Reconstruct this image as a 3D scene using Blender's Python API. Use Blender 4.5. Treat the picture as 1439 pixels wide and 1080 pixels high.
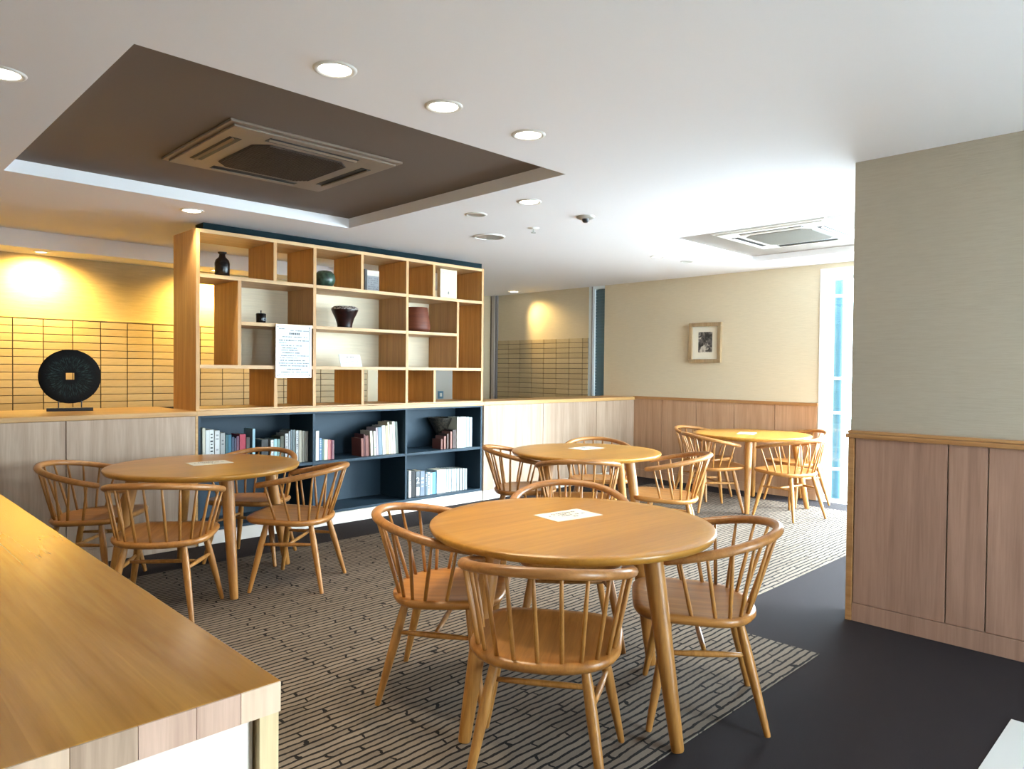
import bpy, bmesh, math, random
from mathutils import Vector, Matrix

random.seed(7)
PI = math.pi
sc = bpy.context.scene
COL = sc.collection
for o in list(bpy.data.objects):
    bpy.data.objects.remove(o)

# ------------------------------------------------------------------ camera
cam = bpy.data.cameras.new('camera')
cam.sensor_fit = 'HORIZONTAL'
cam.sensor_width = 36.0
cam.lens = 36.0 * 1007.27 / 1439.0
cam.clip_start = 0.05
cam.clip_end = 200
camo = bpy.data.objects.new('camera', cam)
COL.objects.link(camo)
R3 = Matrix(((0.71161, 0.00697, -0.70254), (-0.70250, 0.02082, -0.71138), (0.00967, 0.99976, 0.01971)))
m4 = R3.to_4x4()
m4.translation = Vector((0, 0, 1.35))
camo.matrix_world = m4
sc.camera = camo

# ------------------------------------------------------------------ world, light, exposure
sc.view_settings.view_transform = 'Standard'
sc.view_settings.look = 'None'
sc.view_settings.gamma = 1.0
sc.view_settings.use_curve_mapping = False
sc.view_settings.exposure = 0.5
SKY = 26.0
w = bpy.data.worlds.new('overcast_sky')
sc.world = w
w.use_nodes = True
nt = w.node_tree
nt.nodes.clear()
bg = nt.nodes.new('ShaderNodeBackground')
bg.inputs[0].default_value = (0.77, 0.885, 1.0, 1)
bg.inputs[1].default_value = SKY
wo = nt.nodes.new('ShaderNodeOutputWorld')
nt.links.new(bg.outputs[0], wo.inputs[0])
LAMP = 1.6      # downlight power factor
# soft hazy sun entering through the tall windows on the right
sl = bpy.data.lights.new('hazy_sun', 'SUN')
sl.energy = 14.0
sl.angle = math.radians(24)
sl.color = (0.95, 0.98, 1.0)
so = bpy.data.objects.new('hazy_sun', sl)
so.location = (12, -6, 6)
so.rotation_euler = Vector((-0.62, 0.70, -0.42)).to_track_quat('-Z', 'Y').to_euler()
COL.objects.link(so)

def portal(name, loc, rot, sx, sy):
    l = bpy.data.lights.new(name, 'AREA')
    l.shape = 'RECTANGLE'
    l.size = sx
    l.size_y = sy
    l.cycles.is_portal = True
    o = bpy.data.objects.new(name, l)
    o.location = loc
    o.rotation_euler = rot
    COL.objects.link(o)

# area light -Z axis must point into the room
portal('window_portal', (7.74, 0.8, 1.22), (0, PI / 2, 0), 2.4, 4.5)
portal('window_portal', (5.95, -1.68, 1.25), (PI / 2, 0, 0), 3.2, 2.3)
portal('window_portal', (2.75, -1.68, 1.25), (PI / 2, 0, 0), 0.9, 2.2)

# ------------------------------------------------------------------ materials
def mat(name, col, rough=0.6, metal=0.0, spec=0.5, emit=None, estr=0.0, coat=0.0):
    m = bpy.data.materials.new(name)
    m.use_nodes = True
    b = m.node_tree.nodes['Principled BSDF']
    b.inputs['Base Color'].default_value = (*col, 1)
    b.inputs['Roughness'].default_value = rough
    b.inputs['Metallic'].default_value = metal
    b.inputs['Specular IOR Level'].default_value = spec
    if coat:
        b.inputs['Coat Weight'].default_value = coat
        b.inputs['Coat Roughness'].default_value = 0.15
    if emit:
        b.inputs['Emission Color'].default_value = (*emit, 1)
        b.inputs['Emission Strength'].default_value = estr
    return m

def N(m, t, **kw):
    n = m.node_tree.nodes.new(t)
    for k, v in kw.items():
        setattr(n, k, v)
    return n

def L(m, a, b):
    m.node_tree.links.new(a, b)

def coords(m, scale, rot=(0, 0, 0), kind='Object'):
    tc = N(m, 'ShaderNodeTexCoord')
    mp = N(m, 'ShaderNodeMapping')
    mp.inputs['Scale'].default_value = scale
    mp.inputs['Rotation'].default_value = rot
    L(m, tc.outputs[kind], mp.inputs[0])
    return mp.outputs[0]

def ramp(m, fac, stops):
    r = N(m, 'ShaderNodeValToRGB')
    e = r.color_ramp.elements
    while len(e) < len(stops):
        e.new(0.5)
    for el, (p, c) in zip(e, stops):
        el.position = p
        el.color = (*c, 1)
    L(m, fac, r.inputs[0])
    return r.outputs[0]

def noise(m, vec, scale=5, detail=4, rough=0.55, dist=0.0):
    n = N(m, 'ShaderNodeTexNoise')
    n.inputs['Scale'].default_value = scale
    n.inputs['Detail'].default_value = detail
    n.inputs['Roughness'].default_value = rough
    n.inputs['Distortion'].default_value = dist
    L(m, vec, n.inputs['Vector'])
    return n.outputs['Fac']

def bump(m, h, strength=0.2, dist=0.01):
    b = N(m, 'ShaderNodeBump')
    b.inputs['Strength'].default_value = strength
    b.inputs['Distance'].default_value = dist
    L(m, h, b.inputs['Height'])
    L(m, b.outputs[0], m.node_tree.nodes['Principled BSDF'].inputs['Normal'])

def mixc(m, a, b, fac, mode='MULTIPLY'):
    x = N(m, 'ShaderNodeMix', data_type='RGBA', blend_type=mode)
    if isinstance(fac, float):
        x.inputs[0].default_value = fac
    else:
        L(m, fac, x.inputs[0])
    for s, v in ((x.inputs[6], a), (x.inputs[7], b)):
        if isinstance(v, tuple):
            s.default_value = (*v, 1)
        else:
            L(m, v, s)
    return x.outputs[2]

def wood(name, light, dark, axis='z', rough=0.42, freq=26.0, coat=0.0, staves=None, rnd=0.0, bmp=0.06):
    """straight-grained timber; the grain runs along the given axis of the object"""
    m = mat(name, light, rough, coat=coat)
    st = {'x': (0.05, 1, 1), 'y': (1, 0.05, 1), 'z': (1, 1, 0.05)}[axis]
    v = coords(m, tuple(s * freq for s in st))
    f1 = noise(m, v, 1.6, 5, 0.6, 0.6)
    v2 = coords(m, tuple(s * freq * 5 for s in st))
    f2 = noise(m, v2, 2.0, 3, 0.6)
    c = ramp(m, f1, [(0.32, dark), (0.62, light)])
    c2 = ramp(m, f2, [(0.3, (0.80, 0.78, 0.76)), (0.6, (1, 1, 1))])
    out = mixc(m, c, c2, 0.6)
    if staves:
        bt = N(m, 'ShaderNodeTexBrick')
        bt.offset = 0.37
        bt.inputs['Scale'].default_value = 1.0
        bt.inputs['Brick Width'].default_value = staves[0]
        bt.inputs['Row Height'].default_value = staves[1]
        bt.inputs['Mortar Size'].default_value = 0.0
        bt.inputs['Color1'].default_value = (1, 1, 1, 1)
        bt.inputs['Color2'].default_value = (0.80, 0.76, 0.72, 1)
        L(m, coords(m, (1, 1, 1), (0, 0, PI / 2 if axis == 'y' else 0)), bt.inputs['Vector'])
        out = mixc(m, out, bt.outputs['Color'], 0.8)
    if rnd:
        oi = N(m, 'ShaderNodeObjectInfo')
        rr = ramp(m, oi.outputs['Random'], [(0, (1 - rnd, 1 - rnd * 1.1, 1 - rnd * 1.2)), (1, (1, 1, 1))])
        out = mixc(m, out, rr, 1.0)
    L(m, out, m.node_tree.nodes['Principled BSDF'].inputs['Base Color'])
    if bmp:
        bump(m, f2, bmp, 0.002)
    return m

OAK_L, OAK_D = (0.52, 0.240, 0.058), (0.35, 0.145, 0.030)
M = {}
M['oak_z'] = wood('honey_oak_upright', OAK_L, OAK_D, 'z', 0.38, rnd=0.12)
M['oak_x'] = wood('honey_oak_seat', (0.47, 0.205, 0.050), (0.31, 0.118, 0.025), 'x', 0.33, 16)
M['oak_bend'] = wood('honey_oak_bent', (0.44, 0.195, 0.056), (0.30, 0.120, 0.030), 'y', 0.33, 20)
M['oak_top'] = wood('honey_oak_table_top', (0.54, 0.262, 0.044), (0.44, 0.195, 0.028), 'x', 0.28, 12, bmp=0.0, staves=(0.9, 0.14))
M['shelf_x'] = wood('shelf_oak_x', (0.60, 0.38, 0.18), (0.47, 0.27, 0.11), 'x', 0.5, 16)
M['shelf_z'] = wood('shelf_oak_z', (0.56, 0.31, 0.11), (0.42, 0.21, 0.065), 'z', 0.5, 16)
M['panel'] = wood('bleached_wood_panel', (0.49, 0.355, 0.255), (0.37, 0.250, 0.170), 'z', 0.55, 9, rnd=0.06)
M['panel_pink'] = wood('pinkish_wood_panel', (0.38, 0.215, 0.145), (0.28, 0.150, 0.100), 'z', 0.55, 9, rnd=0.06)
M['panel_warm'] = wood('tan_wood_panel', (0.55, 0.33, 0.20), (0.42, 0.23, 0.12), 'z', 0.55, 9, rnd=0.06)
M['rail'] = wood('oak_rail_x', (0.58, 0.34, 0.13), (0.45, 0.23, 0.07), 'x', 0.4, 16)
M['rail_y'] = wood('oak_rail_y', (0.45, 0.23, 0.09), (0.33, 0.15, 0.05), 'y', 0.4, 16)
M['counter'] = wood('counter_top_wood', (0.64, 0.315, 0.062), (0.44, 0.185, 0.026), 'y', 0.22, 9, coat=0.5, staves=(0.85, 0.075), bmp=0.0)
M['counter_z'] = wood('counter_end_wood', (0.74, 0.60, 0.36), (0.62, 0.47, 0.26), 'z', 0.5, 12)
M['endgrain'] = wood('counter_end_grain', (0.74, 0.58, 0.44), (0.55, 0.40, 0.29), 'z', 0.5, 14, staves=None)
M['counter_panel'] = mat('pale_laminate', (0.80, 0.74, 0.68), 0.5)
M['white_trim'] = mat('white_painted_trim', (0.80, 0.80, 0.78), 0.5)
M['kick'] = mat('bleached_kickboard', (0.74, 0.68, 0.60), 0.5)
M['navy'] = mat('navy_painted_board', (0.021, 0.044, 0.066), 0.5, spec=0.3)
M['navy_beam'] = mat('dark_teal_paint', (0.009, 0.022, 0.028), 0.75, spec=0.1)

m = mat('ceiling_paint', (0.88, 0.865, 0.885), 0.75)
bump(m, noise(m, coords(m, (1, 1, 1)), 90, 3), 0.08, 0.003)
M['ceiling'] = m
m = mat('shaded_brown_recess_paint', (0.135, 0.100, 0.078), 0.7)  # brown paint, its colour darkened to carry the shade up in the recess
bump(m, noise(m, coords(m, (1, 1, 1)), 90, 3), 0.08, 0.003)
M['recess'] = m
m = mat('lit_brown_recess_paint', (0.25, 0.21, 0.18), 0.7)  # the same brown paint, lightened to stand for daylight bounced off the floor
M['recess_lit_tone'] = m

def wallpaper(name, col, sy, amp=0.93):
    m = mat(name, col, 0.85, spec=0.2)
    f = noise(m, coords(m, sy), 1.0, 5, 0.65, 0.3)
    c = ramp(m, f, [(0.3, tuple(x * amp for x in col)), (0.65, col)])
    L(m, c, m.node_tree.nodes['Principled BSDF'].inputs['Base Color'])
    bump(m, f, 0.35, 0.006)
    return m
M['paper_x'] = wallpaper('beige_textured_wallpaper_x', (0.56, 0.46, 0.31), (9, 9, 110))
M['paper_y'] = wallpaper('beige_textured_wallpaper_y', (0.64, 0.55, 0.40), (9, 9, 110))
M['paper_pillar'] = wallpaper('shaded_beige_wallpaper', (0.41, 0.345, 0.265), (9, 9, 110))  # same wallpaper as the picture wall, the pillar's dimness put into its colour
M['plaster'] = wallpaper('combed_plaster', (0.58, 0.45, 0.24), (6, 6, 60), 0.86)
M['cream_back'] = wallpaper('cream_back_panel', (0.85, 0.76, 0.58), (3, 3, 70), 0.90)
M['grout'] = mat('dark_tile_joint', (0.075, 0.052, 0.030), 0.9)
m = mat('buff_tile', (0.52, 0.40, 0.23), 0.6)
oi = N(m, 'ShaderNodeObjectInfo')
rc = ramp(m, oi.outputs['Random'], [(0, (0.47, 0.36, 0.21)), (1, (0.56, 0.44, 0.26))])
nf = noise(m, coords(m, (14, 14, 60)), 1.0, 4)
L(m, mixc(m, rc, ramp(m, nf, [(0.3, (0.86, 0.85, 0.83)), (0.7, (1, 1, 1))]), 0.8), m.node_tree.nodes['Principled BSDF'].inputs['Base Color'])
bump(m, nf, 0.15, 0.003)
M['tile'] = m

# floors
m = mat('charcoal_carpet', (0.03, 0.026, 0.028), 0.95, spec=0.1)
v = coords(m, (1, 1, 1))
f = noise(m, v, 420, 2, 0.8)
L(m, ramp(m, f, [(0.3, (0.013, 0.0102, 0.0110)), (0.75, (0.052, 0.043, 0.045))]), m.node_tree.nodes['Principled BSDF'].inputs['Base Color'])
m.node_tree.nodes['Principled BSDF'].inputs['Sheen Weight'].default_value = 0.0
bump(m, f, 0.6, 0.004)
M['carpet'] = m

m = mat('striped_rug', (0.22, 0.19, 0.155), 0.92, spec=0.15)
tc = N(m, 'ShaderNodeTexCoord')
# wobble the coordinates so the lines look hand drawn
nn = N(m, 'ShaderNodeTexNoise')
nn.inputs['Scale'].default_value = 11
nn.inputs['Detail'].default_value = 5
L(m, tc.outputs['Object'], nn.inputs['Vector'])
vs = N(m, 'ShaderNodeVectorMath', operation='SUBTRACT')
L(m, nn.outputs['Color'], vs.inputs[0])
vs.inputs[1].default_value = (0.5, 0.5, 0.5)
vm = N(m, 'ShaderNodeVectorMath', operation='MULTIPLY')
L(m, vs.outputs[0], vm.inputs[0])
vm.inputs[1].default_value = (0.09, 0.026, 0)
va = N(m, 'ShaderNodeVectorMath', operation='ADD')
L(m, tc.outputs['Object'], va.inputs[0])
L(m, vm.outputs[0], va.inputs[1])
bt = N(m, 'ShaderNodeTexBrick')
bt.offset = 0.43
bt.offset_frequency = 2
bt.squash = 1.3
bt.squash_frequency = 3
bt.inputs['Scale'].default_value = 1.0
bt.inputs['Brick Width'].default_value = 0.36
bt.inputs['Row Height'].default_value = 0.034
bt.inputs['Mortar Size'].default_value = 0.0058
bt.inputs['Mortar Smooth'].default_value = 0.15
bt.inputs['Color1'].default_value = (0.245, 0.195, 0.152, 1)
bt.inputs['Color2'].default_value = (0.190, 0.150, 0.116, 1)
bt.inputs['Mortar'].default_value = (0.016, 0.013, 0.012, 1)
L(m, va.outputs[0], bt.inputs['Vector'])
fn = noise(m, tc.outputs['Object'], 380, 2, 0.8)
L(m, mixc(m, bt.outputs['Color'], ramp(m, fn, [(0.3, (0.62, 0.62, 0.62)), (0.7, (1.15, 1.15, 1.15))]), 0.8), m.node_tree.nodes['Principled BSDF'].inputs['Base Color'])
bump(m, fn, 0.5, 0.004)
M['rug'] = m
M['rug_edge'] = mat('rug_edge', (0.10, 0.09, 0.08), 0.9)
M['floor_tile'] = mat('pale_stone_tile', (0.62, 0.62, 0.60), 0.25)
M['ground'] = mat('pale_paving', (0.55, 0.56, 0.56), 0.9)

m = bpy.data.materials.new('window_glass')
m.use_nodes = True
n = m.node_tree
n.nodes.clear()
tr = n.nodes.new('ShaderNodeBsdfTransparent'); tr.inputs[0].default_value = (0.93, 0.97, 0.97, 1)
gl = n.nodes.new('ShaderNodeBsdfGlossy'); gl.inputs['Roughness'].default_value = 0.02
mx = n.nodes.new('ShaderNodeMixShader'); ou = n.nodes.new('ShaderNodeOutputMaterial')
mx.inputs[0].default_value = 0.05; n.links.new(tr.outputs[0], mx.inputs[1]); n.links.new(gl.outputs[0], mx.inputs[2]); n.links.new(mx.outputs[0], ou.inputs[0])
M['glass'] = m

M['lens'] = mat('lit_lens', (1, 1, 1), 0.4, emit=(1.0, 0.93, 0.78), estr=9.0)
M['lens_warm'] = mat('warm_lit_lens', (1, 1, 1), 0.4, emit=(1.0, 0.80, 0.42), estr=9.0)
M['ring'] = mat('white_ring', (0.78, 0.77, 0.74), 0.35)
M['reflector'] = mat('grey_reflector', (0.42, 0.41, 0.38), 0.3, metal=0.3)
M['ac_shaded'] = mat('shaded_ivory_plastic', (0.21, 0.155, 0.112), 0.45)  # ivory casing with the shade of its recess mixed into the colour
M['ac_white'] = mat('ivory_plastic', (0.78, 0.76, 0.72), 0.4)
M['ac_dark'] = mat('black_slot', (0.012, 0.013, 0.016), 0.5)
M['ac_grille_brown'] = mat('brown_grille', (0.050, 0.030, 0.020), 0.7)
M['ac_grille_grey'] = mat('grey_grille', (0.27, 0.255, 0.225), 0.6)
M['black'] = mat('black_glaze', (0.007, 0.006, 0.007), 0.22, spec=0.35)
M['black_metal'] = mat('black_metal', (0.015, 0.016, 0.02), 0.4)
m = mat('green_black_glaze', (0.03, 0.06, 0.045), 0.28)
L(m, ramp(m, noise(m, coords(m, (1, 1, 1)), 28, 5), [(0.35, (0.008, 0.022, 0.016)), (0.7, (0.06, 0.12, 0.085))]), m.node_tree.nodes['Principled BSDF'].inputs['Base Color'])
M['green'] = m
m = mat('dark_red_glaze', (0.03, 0.008, 0.008), 0.35, spec=0.3)
L(m, ramp(m, noise(m, coords(m, (1, 1, 1)), 22, 5), [(0.4, (0.007, 0.0025, 0.0025)), (0.75, (0.030, 0.007, 0.006))]), m.node_tree.nodes['Principled BSDF'].inputs['Base Color'])
M['darkred'] = m
m = mat('speckled_rim', (0.2, 0.17, 0.15), 0.5)
L(m, ramp(m, noise(m, coords(m, (1, 1, 1)), 70, 4), [(0.42, (0.02, 0.012, 0.01)), (0.6, (0.42, 0.36, 0.31))]), m.node_tree.nodes['Principled BSDF'].inputs['Base Color'])
M['rim'] = m
m = mat('terracotta', (0.26, 0.085, 0.045), 0.5, spec=0.3)
L(m, ramp(m, noise(m, coords(m, (2, 2, 30)), 1.5, 4), [(0.35, (0.10, 0.024, 0.012)), (0.7, (0.17, 0.050, 0.024))]), m.node_tree.nodes['Principled BSDF'].inputs['Base Color'])
M['terracotta'] = m
m = mat('mottled_brown_bowl', (0.06, 0.05, 0.035), 0.6)
L(m, ramp(m, noise(m, coords(m, (1, 1, 1)), 55, 4), [(0.4, (0.008, 0.007, 0.005)), (0.68, (0.075, 0.060, 0.040))]), m.node_tree.nodes['Principled BSDF'].inputs['Base Color'])
M['mottled'] = m
# sculpture disc with radial streaks
m = mat('patinated_black_disc', (0.01, 0.012, 0.013), 0.75, spec=0.15)
tc = N(m, 'ShaderNodeTexCoord')
sx = N(m, 'ShaderNodeSeparateXYZ'); L(m, tc.outputs['Object'], sx.inputs[0])
at = N(m, 'ShaderNodeMath', operation='ARCTAN2'); L(m, sx.outputs['Z'], at.inputs[0]); L(m, sx.outputs['X'], at.inputs[1])
ln = N(m, 'ShaderNodeVectorMath', operation='LENGTH'); L(m, tc.outputs['Object'], ln.inputs[0])
cb = N(m, 'ShaderNodeCombineXYZ'); L(m, at.outputs[0], cb.inputs[0]); L(m, ln.outputs['Value'], cb.inputs[1])
mp = N(m, 'ShaderNodeMapping'); mp.inputs['Scale'].default_value = (16, 26, 1); L(m, cb.outputs[0], mp.inputs[0])
fr_ = noise(m, mp.outputs[0], 1.0, 5, 0.75, 0.5)
streak = ramp(m, fr_, [(0.50, (0.006, 0.007, 0.008)), (0.72, (0.045, 0.085, 0.085))])
band = ramp(m, ln.outputs['Value'], [(0.05, (0, 0, 0)), (0.075, (1, 1, 1)), (0.125, (1, 1, 1)), (0.16, (0, 0, 0))])
L(m, mixc(m, (0.006, 0.007, 0.008), streak, band, 'MIX'), m.node_tree.nodes['Principled BSDF'].inputs['Base Color'])
bump(m, fr_, 0.5, 0.004)
M['disc'] = m
M['paper'] = mat('white_paper', (0.72, 0.69, 0.60), 0.7)
M['ink'] = mat('dark_ink', (0.06, 0.065, 0.075), 0.7)
M['ink_grey'] = mat('grey_ink', (0.25, 0.28, 0.31), 0.7)
M['aluminium'] = mat('aluminium_frame', (0.55, 0.52, 0.50), 0.35, metal=0.5)
M['acrylic'] = mat('clear_white_acrylic', (0.78, 0.83, 0.84), 0.15)
M['gold'] = wood('champagne_frame', (0.40, 0.29, 0.17), (0.28, 0.19, 0.10), 'z', 0.35, 20)
m = mat('monochrome_print', (0.3, 0.3, 0.3), 0.6)
f = noise(m, coords(m, (1, 1, 1)), 13, 5, 0.62, 0.8)
L(m, ramp(m, f, [(0.40, (0.012, 0.012, 0.012)), (0.52, (0.10, 0.09, 0.085)), (0.62, (0.55, 0.51, 0.44))]), m.node_tree.nodes['Principled BSDF'].inputs['Base Color'])
M['print'] = m
M['mat_board'] = mat('cream_mount', (0.78, 0.74, 0.62), 0.7)
M['blind'] = mat('blue_grey_blind', (0.085, 0.16, 0.205), 0.5)
M['window_frame'] = mat('pale_blue_white_frame', (0.72, 0.80, 0.84), 0.4)
M['pipe'] = mat('blue_painted_pipe', (0.012, 0.040, 0.058), 0.6, spec=0.2)
M['grey_door'] = mat('grey_beige_door', (0.46, 0.44, 0.39), 0.5)
M['cream_post'] = mat('cream_post', (0.72, 0.62, 0.44), 0.6)
M['column'] = mat('grey_mauve_trim', (0.22, 0.21, 0.22), 0.5)
M['blue_switch'] = mat('blue_plate', (0.10, 0.20, 0.28), 0.4)

# ------------------------------------------------------------------ mesh helpers
def add_box(bm, x0, y0, z0, x1, y1, z1, bev=0.0, mi=0):
    vs = [bm.verts.new(p) for p in ((x0, y0, z0), (x1, y0, z0), (x1, y1, z0), (x0, y1, z0), (x0, y0, z1), (x1, y0, z1), (x1, y1, z1), (x0, y1, z1))]
    fs = [bm.faces.new([vs[i] for i in q]) for q in ((0, 3, 2, 1), (4, 5, 6, 7), (0, 1, 5, 4), (1, 2, 6, 5), (2, 3, 7, 6), (3, 0, 4, 7))]
    for f in fs:
        f.material_index = mi
    if bev:
        es = list({e for f in fs for e in f.edges})
        bmesh.ops.bevel(bm, geom=es, offset=bev, segments=2, affect='EDGES', profile=0.6)
    return fs

def box(x0, y0, z0, x1, y1, z1, bev=0.0):
    bm = bmesh.new()
    add_box(bm, x0, y0, z0, x1, y1, z1, bev)
    return bm

def sweep(bm, pts, ra, rb=None, n=10, up=Vector((0, 0, 1)), cap=True):
    """tube along pts; ra = radius list sideways, rb = radius list along the up side"""
    pts = [Vector(p) for p in pts]
    rb = rb or ra
    rings = []
    k = len(pts)
    for i, p in enumerate(pts):
        t = (pts[min(i + 1, k - 1)] - pts[max(i - 1, 0)]).normalized()
        u = up if abs(t.dot(up)) < 0.95 else Vector((1, 0, 0))
        s = t.cross(u).normalized()
        v = s.cross(t).normalized()
        rings.append([bm.verts.new(p + s * (math.cos(a) * ra[i]) + v * (math.sin(a) * rb[i])) for a in [2 * PI * j / n for j in range(n)]])
    for a, b in zip(rings, rings[1:]):
        for j in range(n):
            bm.faces.new((a[j], a[(j + 1) % n], b[(j + 1) % n], b[j]))
    if cap:
        bm.faces.new(list(reversed(rings[0])))
        bm.faces.new(rings[-1])

def lathe(bm, prof, n=40, cx=0, cy=0, mats=None):
    rings = []
    for r, z in prof:
        if r < 1e-6:
            rings.append([bm.verts.new((cx, cy, z))])
        else:
            rings.append([bm.verts.new((cx + r * math.cos(2 * PI * j / n), cy + r * math.sin(2 * PI * j / n), z)) for j in range(n)])
    for i, (a, b) in enumerate(zip(rings, rings[1:])):
        for j in range(n):
            if len(a) == 1 and len(b) == 1:
                continue
            if len(a) == 1:
                f = bm.faces.new((a[0], b[(j + 1) % n], b[j]))
            elif len(b) == 1:
                f = bm.faces.new((a[j], a[(j + 1) % n], b[0]))
            else:
                f = bm.faces.new((a[j], a[(j + 1) % n], b[(j + 1) % n], b[j]))
            if mats:
                f.material_index = mats[i]

def obj(name, bm, m, parent=None, loc=(0, 0, 0), smooth=False, rotz=0.0, origin=None):
    bmesh.ops.recalc_face_normals(bm, faces=bm.faces[:])
    me = bpy.data.meshes.new(name)
    bm.to_mesh(me)
    bm.free()
    for mm in (m if isinstance(m, (list, tuple)) else [m]):
        me.materials.append(mm)
    if smooth:
        me.shade_smooth()
        if smooth != 'all':
            me.set_sharp_from_angle(angle=math.radians(50))
    o = bpy.data.objects.new(name, me)
    o.location = loc
    o.rotation_euler = (0, 0, rotz)
    COL.objects.link(o)
    if parent:
        o.parent = parent
    return o

def tag(o, label=None, cat=None, group=None, kind=None):
    for k, v in (('label', label), ('category', cat), ('group', group), ('kind', kind)):
        if v:
            o[k] = v
    return o

def thing(name, label, cat, loc=(0, 0, 0), rotz=0.0, group=None):
    o = bpy.data.objects.new(name, None)
    o.empty_display_size = 0.1
    o.location = loc
    o.rotation_euler = (0, 0, rotz)
    COL.objects.link(o)
    return tag(o, label, cat, group)

def struct(name, bm, m, parent=None, **kw):
    o = obj(name, bm, m, parent, **kw)
    if not parent:
        o['kind'] = 'structure'
    return o

def children(o):
    return list(o.children)

def dup(root, loc, rotz, label=None, group=None):
    def cp(o, parent):
        c = o.copy()
        COL.objects.link(c)
        c.parent = parent
        for ch in list(o.children):
            cp(ch, c)
        return c
    r = cp(root, None)
    r.location = loc
    r.rotation_euler = (0, 0, rotz)
    if label:
        r['label'] = label
    if group:
        r['group'] = group
    return r

def dup_part(o, loc, parent=None, rotz=None):
    c = o.copy()
    COL.objects.link(c)
    c.location = loc
    if rotz is not None:
        c.rotation_euler = (0, 0, rotz)
    c.parent = parent or o.parent
    return c

# ------------------------------------------------------------------ the setting
YP = 5.49      # front plane of shelf and low partitions
XW = 7.65      # far right wall
YB = 7.95      # tiled back wall
ZC = 2.5

floor = struct('floor', box(-1.7, -1.7, -0.12, 7.65, 8.35, 0.0), M['carpet'])
ft = obj('tile', box(0, 0, 0, 0.594, 0.594, 0.004, 0.001), M['floor_tile'], floor, loc=(2.763, 0.003, 0.0))
for i in range(7):
    for j in range(4):
        x, y = 3.363 - 0.6 * (i + 1), 0.6 - 0.6 * (j + 1)
        if (i, j) != (0, 0) and x > -1.7 and y > -1.7:
            dup_part(ft, (x + 0.003, y + 0.003, 0.0))

# ceiling made of slabs around the two recesses, far strip stepped up over the passage
bm = bmesh.new()
R1 = (0.845, 2.79, 3.18, 5.14)
R2 = (5.345, 1.60, 7.03, 3.58)
def slab(x0, y0, x1, y1, z0=ZC, z1=2.75):
    add_box(bm, x0, y0, z0, x1, y1, z1)
slab(-1.7, -1.7, 7.85, 1.60)
slab(-1.7, 1.60, 5.345, 2.79); slab(7.03, 1.60, 7.85, 3.58)
slab(-1.7, 2.79, 0.845, 5.14); slab(3.18, 2.79, 5.345, 5.14); slab(5.345, 3.58, 7.85, 5.14)
slab(-1.7, 5.14, 7.85, 6.96)
slab(4.45, 6.96, 7.85, 8.35)
slab(-1.7, 6.96, 4.45, 8.1, 2.545, 2.75)
ceiling = struct('ceiling', bm, M['ceiling'])
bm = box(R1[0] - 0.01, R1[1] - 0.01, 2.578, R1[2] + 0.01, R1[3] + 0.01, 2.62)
struct('recess_panel', bm, M['recess'], ceiling)['label'] = 'brown painted recess, shade in its colour'
bm = box(R2[0] - 0.01, R2[1] - 0.01, 2.558, R2[2] + 0.01, R2[3] + 0.01, 2.60)
struct('recess_panel', bm, M['recess_lit_tone'], ceiling)['label'] = 'brown painted recess, daylight in its paler colour'
struct('soffit', box(-1.6, 7.53, 2.392, 4.45, 7.95, 2.55, 0.0), M['ceiling'], ceiling)

# back wall with tiles
wb = struct('wall_back', box(-1.7, YB, 0, 5.4, 8.1, 2.56), M['plaster'])
struct('grout', box(-1.6, YB - 0.006, 0.9, 5.2, YB + 0.002, 1.79), M['grout'], wb)
TW, TH, PX, PZ = 0.234, 0.0655, 0.243, 0.0722
t0 = obj('tile', box(-TW / 2, -0.014, 0, TW / 2, 0.0, TH, 0.002), M['tile'], wb, loc=(0, YB, 0))
first = True
cols = [1.367 + PX * k for k in range(-3, 16)]
rows = [1.797 - PZ * (k + 1) for k in range(12)]
for cx_ in cols:
    for rz_ in rows:
        if cx_ + TW / 2 > 5.22:
            continue
        p = (cx_ + PX / 2, YB, rz_)
        if first:
            t0.location = p
            first = False
        else:
            dup_part(t0, p)
struct('tile_cap', box(-1.6, YB - 0.018, 1.797, 5.2, YB + 0.002, 1.806), M['plaster'], wb)
struct('wall_back_far', box(5.4, 8.2, 0, 7.85, 8.35, 2.56), M['paper_x'])
struct('trim_1', box(5.2, 7.93, 0, 5.4, 8.2, 2.5), M['cream_post'])
d1 = struct('door_1', box(5.75, 8.165, 0, 6.95, 8.2, 2.1), M['grey_door'])
struct('door_leaf', box(5.80, 8.15, 0.01, 6.90, 8.17, 2.05, 0.003), M['grey_door'], d1)
sw = thing('wall_switch', 'small blue square switch plate on grey panel, seen through lowest right shelf cell', 'switch', (6.585, 8.149, 0.93))
obj('plate', box(-0.05, -0.010, 0, 0.05, 0.0, 0.11, 0.003), M['blue_switch'], sw)
obj('button', box(-0.02, -0.015, 0.03, 0.02, -0.008, 0.08, 0.002), M['paper'], sw)

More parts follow.
